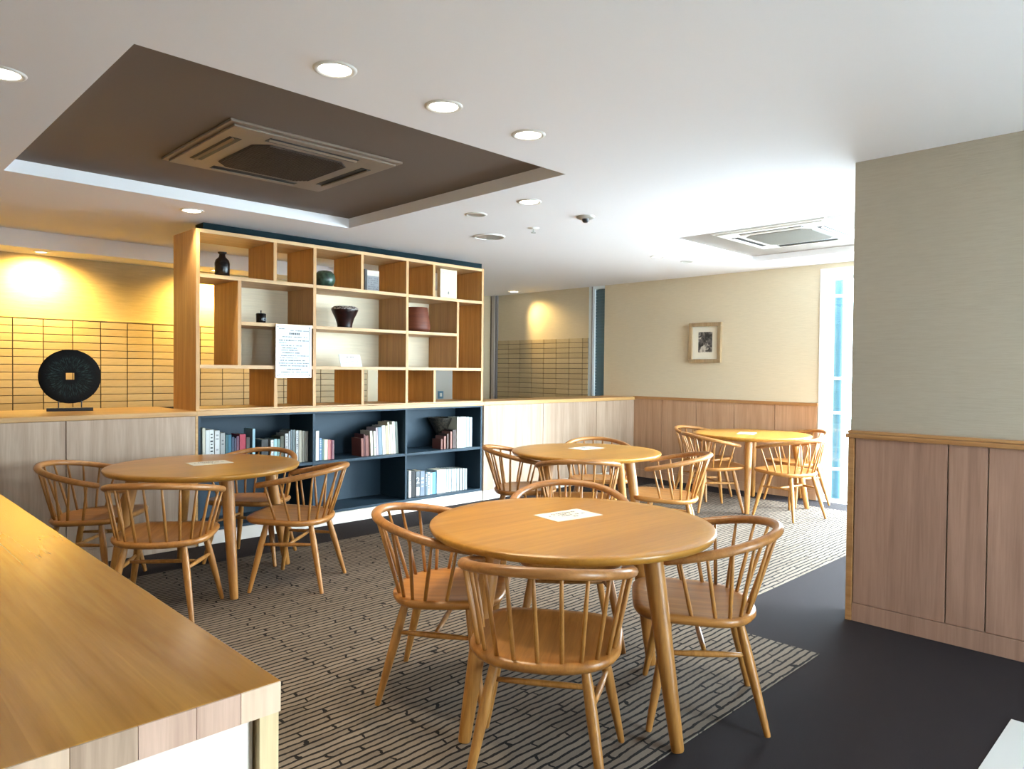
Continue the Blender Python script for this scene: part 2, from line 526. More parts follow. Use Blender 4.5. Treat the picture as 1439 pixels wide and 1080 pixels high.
# right wall (with the picture), its window openings
wr = struct('wall_right', box(XW, 3.12, 0, XW + 0.2, 5.99, ZC), M['paper_y'])
struct('wall_right_upper', box(XW, -1.7, 2.45, XW + 0.2, 3.12, ZC), M['paper_y'], wr)
wt = struct('wall_right_tiled', box(XW, 6.26, 0, XW + 0.2, 8.2, ZC), M['paper_y'])
struct('grout', box(XW - 0.006, 6.262, 0.85, XW + 0.002, 8.06, 1.80), M['grout'], wt)
t1 = obj('tile', box(-0.014, -TW / 2, 0, 0.0, TW / 2, TH, 0.002), M['tile'], wt, loc=(XW, 6.3, 0.9))
first = True
for k in range(8):
    for r in range(13):
        y = 6.358 + 0.0 + PX * k - PX / 2 + (PX if k == 0 else PX) * 0
        yy = 6.358 + PX * (k - 0.5)
        wy = TW
        p = (XW, yy, 1.745 - PZ * (r + 1) + 0.003)
        if yy - TW / 2 < 6.262:
            continue
        if first:
            t1.location = p
            first = False
        else:
            dup_part(t1, p)
bmn = box(XW - 0.014, 6.262, 0, XW, 6.352, TH, 0.002)
tn = obj('tile', bmn, M['tile'], wt, loc=(0, 0, 1.745 - PZ + 0.003))
for r in range(1, 13):
    dup_part(tn, (0, 0, 1.745 - PZ * (r + 1) + 0.003))
bmn = box(XW - 0.014, -TW / 2, 0, XW, TW / 2, 0.055, 0.002)
tp = obj('tile', bmn, M['tile'], wt, loc=(0, 6.358 + PX * 0.5, 1.748))
bmn = box(XW - 0.014, 6.262, 1.748, XW, 6.352, 1.803, 0.002)
obj('tile', bmn, M['tile'], wt)
for k in range(2, 8):
    dup_part(tp, (0, 6.358 + PX * (k - 0.5), 1.748))
struct('trim_2', box(XW - 0.03, 8.06, 0, XW - 0.001, 8.2, ZC - 0.001), M['column'])
struct('trim_3', box(XW - 0.05, 8.10, 0, XW - 0.03, 8.16, ZC - 0.001), M['aluminium'])

# wainscot on the right wall
def panels(wall, edges, plane, axis, z0, z1, m, th=0.014, gap=0.003):
    for a, b in zip(edges, edges[1:]):
        if axis == 'x':      # panel faces -y at y = plane
            bm = box(a + gap, plane - th, z0, b - gap, plane + 0.001, z1, 0.002)
        else:                # panel faces -x at x = plane
            bm = box(plane - th, a + gap, z0, plane + 0.001, b - gap, z1, 0.002)
        # local origin so that the wood varies from panel to panel
        o = obj('panel', bm, m, wall)
panels(wr, [3.125, 3.594, 4.08, 4.57, 5.06, 5.488], XW, 'y', 0.10, 1.0, M['panel_warm'])
struct('baseboard_right', box(XW - 0.016, 3.125, 0, XW, 5.488, 0.098, 0.002), M['panel_warm'])
struct('trim_4', box(XW - 0.028, 3.12, 1.0, XW + 0.001, 5.49, 1.035, 0.004), M['rail_y'])

# low partitions left and right of the shelf
pr = struct('wall_partition_right', box(5.0, YP, 0, XW, 5.93, 0.985), M['panel'])
panels(pr, [5.002, 5.906, 6.86, 7.632], YP, 'x', 0.10, 0.983, M['panel'])
struct('baseboard_partition_right', box(5.002, YP - 0.016, 0, 7.632, YP, 0.098, 0.002), M['kick'])
struct('trim_5', box(5.0, YP - 0.025, 0.985, XW - 0.001, 5.95, 1.025, 0.004), M['rail'])
pl = struct('wall_partition_left', box(-1.6, YP, 0, 2.085, 6.3, 0.985), M['panel'])
panels(pl, [-1.58, -0.68, 0.22, 1.237, 2.083], YP, 'x', 0.10, 0.983, M['panel'])
struct('baseboard_partition_left', box(-1.58, YP - 0.016, 0, 2.083, YP, 0.098, 0.002), M['panel'])
struct('trim_6', box(-1.6, YP - 0.025, 0.985, 2.088, 6.32, 1.02, 0.004), M['rail'])

# pillar block on the near right
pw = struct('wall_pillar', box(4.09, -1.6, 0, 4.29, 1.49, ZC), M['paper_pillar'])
panels(pw, [-1.55, -1.05, -0.55, -0.05, 0.42, 0.84, 1.012, 1.46], 4.09, 'y', 0.10, 1.0, M['panel_pink'])
struct('trim_7', box(4.068, 1.462, 0, 4.0905, 1.494, 1.0, 0.002), M['rail_y'])
struct('baseboard_pillar', box(4.072, -1.55, 0, 4.09, 1.461, 0.097, 0.002), M['panel_pink'])
struct('trim_8', box(4.058, -1.55, 1.0, 4.0905, 1.505, 1.024, 0.004), M['rail_y'])
struct('trim_9', box(4.066, -1.55, 1.025, 4.0905, 1.498, 1.042, 0.004), M['rail_y'])

# walls out of sight that close the room
struct('wall_left', box(-1.75, -1.7, 0, -1.6, 8.1, ZC), M['paper_y'])
bm = bmesh.new()
add_box(bm, -1.7, -1.75, 0, 2.3, -1.6, ZC); add_box(bm, 3.2, -1.75, 0, 4.4, -1.6, ZC); add_box(bm, 7.5, -1.75, 0, 7.85, -1.6, ZC)
add_box(bm, 2.3, -1.75, 2.35, 3.2, -1.6, ZC); add_box(bm, 2.3, -1.75, 0, 3.2, -1.6, 0.15)
add_box(bm, 4.4, -1.75, 2.4, 7.5, -1.6, ZC); add_box(bm, 4.4, -1.75, 0, 7.5, -1.6, 0.1)
struct('wall_front', bm, M['paper_x'])
for wn, xs_, z0, z1 in (('window_3', (2.3, 3.16), 0.15, 2.35), ('window_4', (4.4, 5.4, 6.4, 7.46), 0.1, 2.4)):
    wf = struct(wn, box(xs_[0], -1.70, z0, xs_[-1] + 0.04, -1.66, z0 + 0.04), M['window_frame'])
    bm = bmesh.new()
    for x in xs_:
        add_box(bm, x, -1.70, z0 + 0.04, x + 0.04, -1.66, z1)
    add_box(bm, xs_[0], -1.70, z1 - 0.04, xs_[-1], -1.66, z1)
    struct('mullion', bm, M['window_frame'], wf)
    struct('window_glass', box(xs_[0] + 0.01, -1.684, z0 + 0.04, xs_[-1], -1.678, z1 - 0.04), M['glass'], wf)
# window beside the picture wall
bm = bmesh.new()
add_box(bm, XW - 0.01, 3.045, 0, XW + 0.12, 3.119, 2.449)
add_box(bm, XW - 0.01, -1.55, 2.37, XW + 0.12, 3.045, 2.449)
add_box(bm, XW - 0.01, -1.598, 0, XW + 0.12, -1.55, 2.449)
w1 = struct('window_1', bm, M['white_trim'])
bm = bmesh.new()
add_box(bm, XW + 0.03, 3.005, 0.0, XW + 0.07, 3.044, 2.369)
add_box(bm, XW + 0.03, -1.54, 2.33, XW + 0.07, 3.005, 2.369)
add_box(bm, XW + 0.03, -1.54, 0.0, XW + 0.07, 3.005, 0.03)
for y_ in (0.0, 1.5):
    add_box(bm, XW + 0.03, y_, 0.03, XW + 0.07, y_ + 0.04, 2.33)
struct('window_frame', bm, M['window_frame'], w1)
struct('window_glass', box(XW + 0.047, -1.53, 0.03, XW + 0.053, 3.004, 2.33), M['glass'], w1)
# narrow window with a blue blind behind the partition
bm = bmesh.new()
add_box(bm, XW - 0.005, 6.158, 0, XW + 0.1, 6.258, ZC - 0.001)
add_box(bm, XW - 0.005, 5.992, 2.46, XW + 0.1, 6.158, ZC - 0.001)
w2 = struct('window_2', bm, M['window_frame'])
struct('frame_line', box(XW - 0.012, 6.19, 0, XW - 0.004, 6.205, ZC - 0.002), M['column'], w2)
bm = bmesh.new()
for k in range(60):
    z = 0.02 + k * 0.0405
    add_box(bm, XW + 0.02, 5.993, z, XW + 0.035, 6.157, z + 0.037)
struct('blind', bm, M['blind'], w2)
w2.children[-1]['kind'] = 'stuff'
struct('backing', box(XW + 0.05, 5.992, 0, XW + 0.1, 6.157, 2.46), M['blind'], w2)
# outside
struct('ground_outside', box(-8, -14, -0.4, 7.86, -1.76, -0.12), M['ground'])
struct('ground_outside', box(7.86, -14, -0.4, 24, 16, -0.12), M['ground'])
pp = thing('drain_pipe', 'blue painted downpipe standing outside the bright narrow window', 'pipe', (8.55, 3.27, -0.12))
bm = bmesh.new(); lathe(bm, [(0, 0), (0.05, 0), (0.05, 3.6), (0, 3.6)], 20)
obj('pipe_tube', bm, M['pipe'], pp, smooth=True)
for z in (0.35, 1.0, 1.4, 2.35):
    bm = bmesh.new(); lathe(bm, [(0.04, z), (0.062, z), (0.062, z + 0.03), (0.04, z + 0.03)], 20)
    obj('bracket', bm, M['window_frame'], pp, smooth=True)

# carpet inlay with drawn lines (L-shaped), sits on the charcoal floor
bm = bmesh.new()
poly = [(0.40, 1.385), (3.458, 1.385), (3.458, 2.02), (7.25, 2.02), (7.25, 4.94), (0.40, 4.94)]
a = [bm.verts.new((x, y, 0.0005)) for x, y in poly]
b = [bm.verts.new((x, y, 0.005)) for x, y in poly]
bm.faces.new(a); bm.faces.new(b)
for i in range(6):
    bm.faces.new((a[i], a[(i + 1) % 6], b[(i + 1) % 6], b[i]))
tag(obj('rug', bm, M['rug']), 'taupe carpet with dark hand-drawn brick lines under all four tables', 'rug')
ZR = 0.0052

# ------------------------------------------------------------------ foreground counter
ct = thing('counter', 'wooden counter with glossy laminated top in the near left corner', 'counter', (-0.35, 0.897, 0))
cx1, cyl = 0.804, 2.35
obj('counter_top', box(-0.9, 0.0, 0.889, cx1, cyl, 0.93, 0.0015), M['counter'], ct)
bmm = bmesh.new()
xs = [-0.9, -0.68, -0.55, -0.40, -0.25, -0.10, 0.06, 0.20, 0.35, 0.46, 0.555, 0.625, 0.692, 0.748, cx1 - 0.001]
eg = []
egm = [wood('end_block_%s' % n, c, d, 'z', 0.5, 10 + 3 * i) for i, (n, c, d) in enumerate((('pale', (0.78, 0.58, 0.42), (0.60, 0.42, 0.29)), ('pink', (0.70, 0.48, 0.37), (0.48, 0.31, 0.23)), ('tan', (0.56, 0.40, 0.29), (0.34, 0.23, 0.16))))]
for i, (a_, b_) in enumerate(zip(xs, xs[1:])):
    obj('end_block', box(a_ + 0.0004, -0.0022, 0.8895, b_ - 0.0004, 0.0006, 0.9295), egm[(i * 2 + i // 3) % 3], ct)
bmm.free()
obj('side_panel', box(cx1 - 0.029, 0.002, 0.0, cx1 - 0.002, cyl - 0.002, 0.889, 0.001), M['counter_z'], ct)
obj('front_panel', box(-0.9, 0.014, 0.06, cx1 - 0.033, 0.034, 0.884, 0.001), M['counter_panel'], ct)
obj('plinth', box(-0.9, 0.05, 0.0, cx1 - 0.033, 0.07, 0.06), M['black_metal'], ct)
obj('back_panel', box(-0.9, cyl - 0.03, 0.0, cx1 - 0.033, cyl - 0.01, 0.889), M['counter_z'], ct)

# ------------------------------------------------------------------ chairs
CH = dict(rx=.224, ry=.22, fx=.211, fy=.253, zs=.44, sw=.256, sb=.208, sf=.274, w=.287, Rx=.323, xc=.034, zb=.744, ze=.652, th=1.958)
def rail_pt(t):
    c = CH
    return Vector((c['xc'] - c['Rx'] * math.cos(t), c['w'] * math.sin(t),
                   c['zb'] + (c['ze'] - c['zb']) * (1 - math.cos(t)) / (1 - math.cos(c['th']))))

def seat_outline(n, inset=0.0):
    out = []
    for k in range(n):
        t = 2 * PI * k / n
        c, s = math.cos(t), math.sin(t)
        e = 2 / (4.6 if c > 0 else 2.25)
        ex = math.copysign(abs(c) ** e, c); ey = math.copysign(abs(s) ** e, s)
        out.append(((CH['sf'] - inset) * ex if ex > 0 else (CH['sb'] - inset) * ex, (CH['sw'] - inset) * ey))
    return out

def make_chair(label, group):
    t = thing('spindle_back_chair', label, 'chair', (0, 0, 0), 0, group)
    zs = CH['zs']
    bm = bmesh.new()
    prof = [(0.040, -0.037), (0.010, -0.032), (0.0, -0.018), (0.0, -0.007), (0.006, 0.0), (0.03, 0.0), (0.07, -0.005), (0.13, -0.011)]
    n = 56
    rings = []
    for ins, dz in prof:
        rings.append([bm.verts.new((x, y, zs + dz + 0.04 * x)) for x, y in seat_outline(n, ins)])
    for a, b in zip(rings, rings[1:]):
        for j in range(n):
            bm.faces.new((a[j], a[(j + 1) % n], b[(j + 1) % n], b[j]))
    bm.faces.new(rings[0]); bm.faces.new(rings[-1])
    obj('seat', bm, M['oak_x'], t, smooth='all')
    # bent arm and back rail
    bm = bmesh.new()
    k = 56
    ths = [-CH['th'] + 2 * CH['th'] * i / k for i in range(k + 1)]
    pts = [rail_pt(a) for a in ths]
    d0 = (pts[0] - pts[1]).normalized(); d1 = (pts[-1] - pts[-2]).normalized()
    pts = [pts[0] + d0 * 0.016, pts[0] + d0 * 0.012] + pts + [pts[-1] + d1 * 0.012, pts[-1] + d1 * 0.016]
    ra = [0.008, 0.016] + [0.021] * (k + 1) + [0.016, 0.008]
    rb = [0.006, 0.012] + [0.0175] * (k + 1) + [0.012, 0.006]
    sweep(bm, pts, ra, rb, 12)
    obj('back_rail', bm, M['oak_bend'], t, smooth='all')
    # spindles
    for i in range(-6, 7):
        th = math.radians(i / 6 * 103)
        ph = math.radians(i / 6 * 99)
        top = rail_pt(th) - Vector((0, 0, 0.006))
        c, s = -math.cos(ph), math.sin(ph)
        e = 2 / 2.3
        ex = math.copysign(abs(c) ** e, c); ey = math.copysign(abs(s) ** e, s)
        bot = Vector(((CH['sf'] if ex > 0 else (CH['sb'] - 0.026)) * ex, (CH['sw'] - 0.026) * ey, zs - 0.018))
        bm = bmesh.new()
        q = [bot.lerp(top, f) for f in (0, 0.3, 0.65, 1)]
        sweep(bm, q, [0.0072, 0.0082, 0.0072, 0.0058], None, 8)
        obj('spindle', bm, M['oak_z'], t, smooth='all')
    # legs
    ends = {}
    for sx, fx, fy, tx, ty in ((-1, CH['rx'], CH['ry'], 0.125, 0.145), (1, CH['fx'], CH['fy'], 0.135, 0.175)):
        for sy in (1, -1):
            foot = Vector((sx * fx, sy * fy, ZR)); top = Vector((sx * tx, sy * ty, zs - 0.024))
            bm = bmesh.new()
            fr = (0, 0.02, 0.35, 0.62, 0.85, 1)
            sweep(bm, [foot.lerp(top, f) for f in fr], [0.0105, 0.012, 0.0165, 0.0195, 0.0175, 0.014], None, 12)
            obj('leg', bm, M['oak_z'], t, smooth=True)
            ends[(sx, sy)] = (foot, top)
    def at(sx, sy, z):
        f, tp = ends[(sx, sy)]
        return f.lerp(tp, (z - f.z) / (tp.z - f.z))
    mids = []
    for sy in (1, -1):
        a, b = at(-1, sy, 0.285), at(1, sy, 0.285)
        bm = bmesh.new()
        sweep(bm, [a.lerp(b, f) for f in (0, 0.25, 0.5, 0.75, 1)], [0.0075, 0.0105, 0.0125, 0.0105, 0.0075], None, 10)
        obj('stretcher', bm, M['oak_z'], t, smooth='all')
        mids.append(a.lerp(b, 0.5))
    bm = bmesh.new()
    sweep(bm, [mids[0].lerp(mids[1], f) for f in (0, 0.25, 0.5, 0.75, 1)], [0.0075, 0.0105, 0.0115, 0.0105, 0.0075], None, 10)
    obj('stretcher', bm, M['oak_z'], t, smooth='all')
    return t

G1, G2, G3, G4 = ('chairs round the nearest table', 'chairs round the table by the bookshelf',
                  'chairs round the middle table', 'chairs round the table by the bright window')
chairs = [
    ((1.788, 1.636), 34.5, 'nearest oak spindle-back chair, its back to the camera at the nearest table', G1),
    ((1.936, 2.359), -51.2, 'oak spindle-back chair on the left side of the nearest table', G1),
    ((2.569, 1.504), 126.4, 'oak spindle-back chair right of the nearest table, a rear foot on dark floor', G1),
    ((2.745, 2.36), -135.2, 'oak spindle-back chair behind the nearest table, mostly its back rail showing', G1),
    ((2.212, 4.133), 130.8, 'oak spindle-back chair on the right side of the table by the bookshelf', G2),
    ((1.395, 4.119), 52.3, 'oak spindle-back chair in front of the table by the bookshelf, feet behind the counter', G2),
    ((1.268, 4.982), -40.3, 'oak spindle-back chair left of the table by the bookshelf, against panelled partition', G2),
    ((2.26, 4.89), -140.0, 'oak spindle-back chair tucked between bookcase and its table', G2),
    ((3.892, 3.262), 45.4, 'oak spindle-back chair in front of the middle table, its back to the camera', G3),
    ((4.0, 3.942), -44.7, 'dark-shaded oak spindle-back chair left of the middle table, beside the bookcase end', G3),
    ((4.593, 2.964), 121.2, 'oak spindle-back chair right of the middle table, its seat brightly lit', G3),
    ((4.87, 3.87), -133.0, 'oak spindle-back chair behind the middle table against the bright partition', G3),
    ((6.375, 3.63), -38.0, 'oak spindle-back chair nearest on the left of the table by the window', G4),
    ((6.57, 2.93), 75.0, 'oak spindle-back chair in front right of the window table, four legs in glare', G4),
    ((6.90, 4.05), -92.0, 'oak spindle-back chair at the back left of the window table', G4),
    ((7.33, 3.20), 152.0, 'oak spindle-back chair at the far right of the window table, by picture wall', G4),
]
c0 = None
for (x, y), a, lab, g in chairs:
    if c0 is None:
        c0 = make_chair(lab, g)
        c0.location = (x, y, 0); c0.rotation_euler = (0, 0, math.radians(a))
    else:
        dup(c0, (x, y, 0), math.radians(a), lab, g)

# ------------------------------------------------------------------ tables
def make_table(label):
    t = thing('round_table', label, 'table', (0, 0, 0), 0, 'round oak tables')
    bm = bmesh.new()
    R, z, th = 0.576, 0.732, 0.034
    lathe(bm, [(0, z - th), (R - 0.04, z - th), (R - 0.010, z - th + 0.006), (R, z - 0.010), (R - 0.001, z - 0.004), (R - 0.005, z), (R - 0.05, z), (0, z)], 96)
    obj('table_top', bm, M['oak_top'], t, smooth=True)
    bm = bmesh.new()
    lathe(bm, [(0, 0.684), (0.46, 0.684), (0.46, 0.6985), (0, 0.6985)], 48)
    obj('under_plate', bm, M['oak_top'], t, smooth=True)
    for k in range(4):
        a = k * PI / 2
        d = Vector((math.cos(a), math.sin(a), 0))
        foot = d * 0.54 + Vector((0, 0, ZR)); top = d * 0.415 + Vector((0, 0, 0.69))
        bm = bmesh.new()
        sweep(bm, [foot.lerp(top, f) for f in (0, 0.01, 0.4, 0.8, 1)], [0.0205, 0.023, 0.030, 0.036, 0.037], None, 20)
        obj('leg', bm, M['oak_z'], t, smooth=True)
    return t
tabs = [((2.230, 1.907), 176.3, 'nearest round oak table, large in the foreground with paper at its middle'),
        ((1.813, 4.611), 175.4, 'round oak table on the left beside the navy bookcase'),
        ((4.32, 3.55), 180.0, 'round oak table in the middle, in front of the bright low partition'),
        ((6.861, 3.475), 204.0, 'farthest round oak table, sunlit beside the tall window under the picture')]
tb0 = make_table(tabs[0][2])
for i, ((x, y), a, lab) in enumerate(tabs):
    if i == 0:
        tb0.location = (x, y, 0); tb0.rotation_euler = (0, 0, math.radians(a))
    else:
        dup(tb0, (x, y, 0), math.radians(a), lab, 'round oak tables')

def marks(bm, x0, x1, y, h, rnd, z, density=0.8, step=None):
    """a line of small unreadable strokes in the local x-y plane"""
    x = x0
    step = step or h * 0.95
    while x < x1:
        if rnd.random() < density:
            ww = step * rnd.uniform(0.5, 0.85)
            hh = h * rnd.uniform(0.6, 1.0)
            yy = y + (h - hh) * 0.5
            k = [bm.verts.new(p) for p in ((x, yy, z), (x + ww, yy, z), (x + ww, yy + hh, z), (x, yy + hh, z))]
            bm.faces.new(k)
        x += step

papers = [((2.325, 2.005), -8, 'white notice sheet lying on the nearest table'),
          ((1.865, 4.67), -3, 'white notice sheet lying on the table by the bookcase'),
          ((4.46, 3.665), -2, 'white notice sheet lying on the middle table'),
          ((6.825, 3.50), 20, 'white notice sheet lying on the farthest sunlit table')]
for i, ((x, y), a, lab) in enumerate(papers):
    if i == 0:
        p0 = thing('paper_notice', lab, 'paper', (x, y, 0.7322), math.radians(a), 'paper notices on the tables')
        obj('sheet', box(-0.125, -0.082, 0, 0.125, 0.082, 0.0012), M['paper'], p0)
        bm = bmesh.new(); r_ = random.Random(3)
        for yy, xa, xb in ((0.035, -0.06, 0.07), (0.012, -0.09, 0.05), (-0.012, -0.04, 0.09)):
            marks(bm, xa, xb, yy, 0.013, r_, 0.0018, 0.85)
        marks(bm, 0.0, 0.03, -0.045, 0.016, r_, 0.0018, 1.0)
        obj('writing', bm, M['ink'], p0)['kind'] = 'stuff'
    else:
        dup(p0, (x, y, 0.7322), math.radians(a), lab, 'paper notices on the tables')

# ------------------------------------------------------------------ display shelf (upper, open)
DB = 5.95
X0, X1 = 2.09, 5.0
T = 0.028
sh = thing('display_shelf', 'open oak display shelf with asymmetric cells standing above the navy bookcase', 'shelf', (0, YP, 1.022))
def board(name, x0, x1, z0, z1, m=None, y0=YP, y1=DB):
    o = obj(name, box(x0, y0 - YP, z0 - 1.022, x1, y1 - YP, z1 - 1.022, 0.0012), m or (M['shelf_x'] if x1 - x0 > z1 - z0 else M['shelf_z']), sh)
    return o
board('side_panel', X0, X0 + T, 1.023, 2.392)
board('side_panel', X1 - T, X1, 1.023, 2.392)
board('top_board', X0 + T, X1 - T, 2.392 - T, 2.392)
board('base_board', X0 + T, X1 - T, 1.023, 1.034)
V1, V2 = 3.058, 4.018
zz = [1.034, 2.392 - T]
board('divider', V1, V1 + T, *zz)
board('divider', V2, V2 + T, *zz)
S1, S2, S3 = 2.029, 1.684, 1.342
e = 0.0
for a, b in ((X0 + T, V1), (V1 + T, V2), (V2 + T, X1 - T)):
    board('shelf_board', a, b, S1, S1 + T)
    board('shelf_board', a, b, S3, S3 + T)
board('divider', 2.703, 2.703 + T, S1 + T, zz[1])
board('divider', 2.410, 2.410 + T, S3 + T, S1)
board('shelf_board', 2.438, V1, S2, S2 + T)
board('divider', 2.712, 2.712 + T, zz[0], S3)
board('divider', 3.525, 3.525 + T, S1 + T, zz[1])
board('shelf_board', V1 + T, V2, S2, S2 + T)
board('divider', 3.535, 3.535 + T, zz[0], S3)
board('divider', 4.335, 4.335 + T, S1 + T, zz[1])
board('divider', 4.640, 4.640 + T, S3 + T, S1)
board('shelf_board', V2 + T, 4.640, S2, S2 + T)
board('divider', 4.350, 4.350 + T, zz[0], S3)
for a, b in ((2.438, V1), (V1 + T, V2), (V2 + T, 4.640)):
    for z0, z1 in ((S3 + T, S2), (S2 + T, S1)):
        o = board('back_panel', a, b, z0, z1, M['cream_back'], DB - 0.012, DB - 0.002)
        o['label'] = 'cream back panel'
struct('trim_10', box(2.26, 5.79, 2.394, 5.24, 5.95, 2.4995), M['navy_beam'])

wk = obj('worktop', box(2.0895, YP - 0.025, 0.985, 4.999, 5.955, 1.022, 0.002), M['rail'])
tag(wk, 'thin oak worktop between the display shelf and the navy bookcase', 'worktop')

# navy bookcase under the worktop
bc = thing('bookcase', 'navy painted low bookcase with three bays and a pale kickboard', 'bookcase', (0, YP, 0))
def nb(name, x0, y0, z0, x1, y1, z1, m=M['navy']):
    return obj(name, box(x0, y0 - YP, z0, x1, y1 - YP, z1, 0.0012), m, bc)
nb('side_panel', 2.088, YP, 0.0, 2.106, 5.95, 0.984, M['rail'])['label'] = 'thin oak end panel'
nb('side_panel', 2.107, YP + 0.002, 0.1, 2.125, 5.92, 0.984)
nb('side_panel', 4.975, YP + 0.002, 0.1, 4.995, 5.92, 0.984)
nb('top_board', 2.125, YP + 0.002, 0.968, 4.975, 5.92, 0.984)
nb('bottom_board', 2.125, YP + 0.002, 0.1, 4.975, 5.92, 0.122)
nb('back_panel', 2.125, 5.90, 0.122, 4.975, 5.92, 0.968)
nb('divider', 3.060, YP + 0.002, 0.122, 3.082, 5.90, 0.968)
nb('divider', 4.020, YP + 0.002, 0.122, 4.042, 5.90, 0.968)
nb('shelf_board', 2.125, YP + 0.006, 0.533, 3.060, 5.90, 0.557)
nb('shelf_board', 3.082, YP + 0.006, 0.533, 4.020, 5.90, 0.557)
nb('shelf_board', 4.042, YP + 0.006, 0.533, 4.975, 5.90, 0.557)
nb('kickboard', 2.107, YP - 0.008, 0.0, 4.995, YP + 0.02, 0.099, M['kick'])['label'] = 'pale kickboard'

# ------------------------------------------------------------------ books
bookmats = {}
def bmat(c):
    k = tuple(round(x, 3) for x in c)
    if k not in bookmats:
        bookmats[k] = mat('book_cover', c, 0.55)
    return bookmats[k]
pagem = mat('book_pages', (0.62, 0.56, 0.44), 0.8)

def book(x, wd, h, zf, c, label, group, lean=0.0, text=None, band=None, depth=0.16, y=5.555):
    t = thing('book', label, 'book', (x + wd / 2, y, zf), 0, group)
    t.rotation_euler = (0, lean, 0)
    if lean:
        t.location.z = zf + abs(math.sin(lean)) * wd / 2
    w2, th = (wd - 0.0015) / 2, 0.0022
    bm = bmesh.new()
    add_box(bm, -w2, 0, 0, w2, th, h, 0.0006)
    add_box(bm, -w2, th, 0, -w2 + th, depth, h)
    add_box(bm, w2 - th, th, 0, w2, depth, h)
    obj('cover', bm, bmat(c), t)
    obj('pages', box(-w2 + th, th, 0.003, w2 - th, depth - 0.004, h - 0.003), pagem, t)
    if text:
        bm = bmesh.new(); r_ = random.Random(int(x * 1000))
        z = h * 0.9
        while z > h * 0.30:
            if r_.random() < 0.75:
                s = w2 * r_.uniform(0.35, 0.6)
                k = [bm.verts.new(p) for p in ((-s, -0.0006, z), (s, -0.0006, z), (s, -0.0006, z - s * 1.3), (-s, -0.0006, z - s * 1.3))]
                bm.faces.new(k)
            z -= w2 * 1.5
        if len(bm.faces):
            obj('spine_text', bm, bmat(text), t)['kind'] = 'stuff'
        else:
            bm.free()
    if band:
        obj('spine_band', box(-w2 * 0.7, -0.0008, h * band[0], w2 * 0.7, 0.0005, h * band[1]), bmat(band[2]), t)
    return t

WH, CR, GR = (0.62, 0.63, 0.60), (0.60, 0.55, 0.42), (0.33, 0.33, 0.31)
DK = (0.03, 0.03, 0.035)
b1 = [(2.164, 0.022, 0.328, CR, None, 'tall cream book, leftmost in the left bay'),
      (2.188, 0.028, 0.31, WH, None, 'plain ivory book, second from the left bay end panel'),
      (2.216, 0.036, 0.312, WH, DK, 'white book with bold black spine writing, left bay'),
      (2.258, 0.039, 0.303, (0.60, 0.60, 0.58), (0.3, 0.3, 0.3), 'thick off-white book with grey writing, left bay'),
      (2.301, 0.038, 0.284, GR, (0.12, 0.12, 0.12), 'thick grey book with dark spine writing, next to teal books'),
      (2.342, 0.022, 0.266, (0.02, 0.09, 0.10), None, 'thin dark teal book in the left bay'),
      (2.364, 0.026, 0.265, (0.015, 0.12, 0.19), None, 'petrol blue book beside the dark teal one'),
      (2.392, 0.020, 0.247, (0.02, 0.04, 0.09), None, 'dark navy book right of the petrol blue one'),
      (2.413, 0.016, 0.236, (0.05, 0.04, 0.08), None, 'slim dark purple book, left bay'),
      (2.430, 0.022, 0.251, (0.11, 0.03, 0.06), None, 'maroon book left of the crimson one'),
      (2.455, 0.050, 0.263, (0.36, 0.01, 0.035), None, 'thick crimson book with white label on its spine'),
      (2.510, 0.028, 0.237, (0.04, 0.03, 0.02), None, 'dark brown book right of the crimson one'),
      (2.560, 0.023, 0.302, (0.25, 0.42, 0.48), None, 'tall pale blue book standing alone, left bay'),
      (2.636, 0.057, 0.211, (0.025, 0.022, 0.02), None, 'short thick black book in the middle of the left bay'),
      (2.715, 0.026, 0.204, WH, (0.2, 0.3, 0.35), 'short white book, first of the right group in left bay'),
      (2.745, 0.025, 0.208, (0.30, 0.48, 0.48), None, 'short pale teal book, right group of left bay'),
      (2.772, 0.024, 0.206, (0.16, 0.26, 0.22), None, 'short grey-green book, right group of left bay'),
      (2.800, 0.030, 0.23, (0.07, 0.07, 0.04), None, 'dark olive book, right group of left bay'),
      (2.841, 0.029, 0.249, (0.45, 0.44, 0.42), (0.2, 0.2, 0.2), 'light grey book with writing, right group of left bay'),
      (2.872, 0.017, 0.268, (0.33, 0.34, 0.34), None, 'slim mid-grey book, right group of left bay'),
      (2.891, 0.017, 0.278, (0.10, 0.13, 0.14), None, 'slim slate book, tallest of the right group in left bay'),
      (2.910, 0.021, 0.277, (0.12, 0.15, 0.15), None, 'slate book beside the tallest slim one'),
      (2.938, 0.025, 0.268, (0.48, 0.47, 0.45), DK, 'off-white book with black foot, right group of left bay'),
      (2.966, 0.027, 0.267, (0.42, 0.37, 0.28), None, 'beige book third from the right end of left bay'),
      (2.995, 0.025, 0.262, (0.30, 0.27, 0.21), None, 'tan-grey book second from the right end of left bay'),
      (3.023, 0.029, 0.257, (0.26, 0.24, 0.20), None, 'dull tan book at the right end of left bay')]
for x, wd, h, c, tx, lab in b1:
    band = (0.02, 0.40, (0.75, 0.75, 0.72)) if 'crimson book with' in lab else None
    book(x, wd, h, 0.5575, c, lab, 'books in the left bay', text=tx, band=band, lean=0.0)
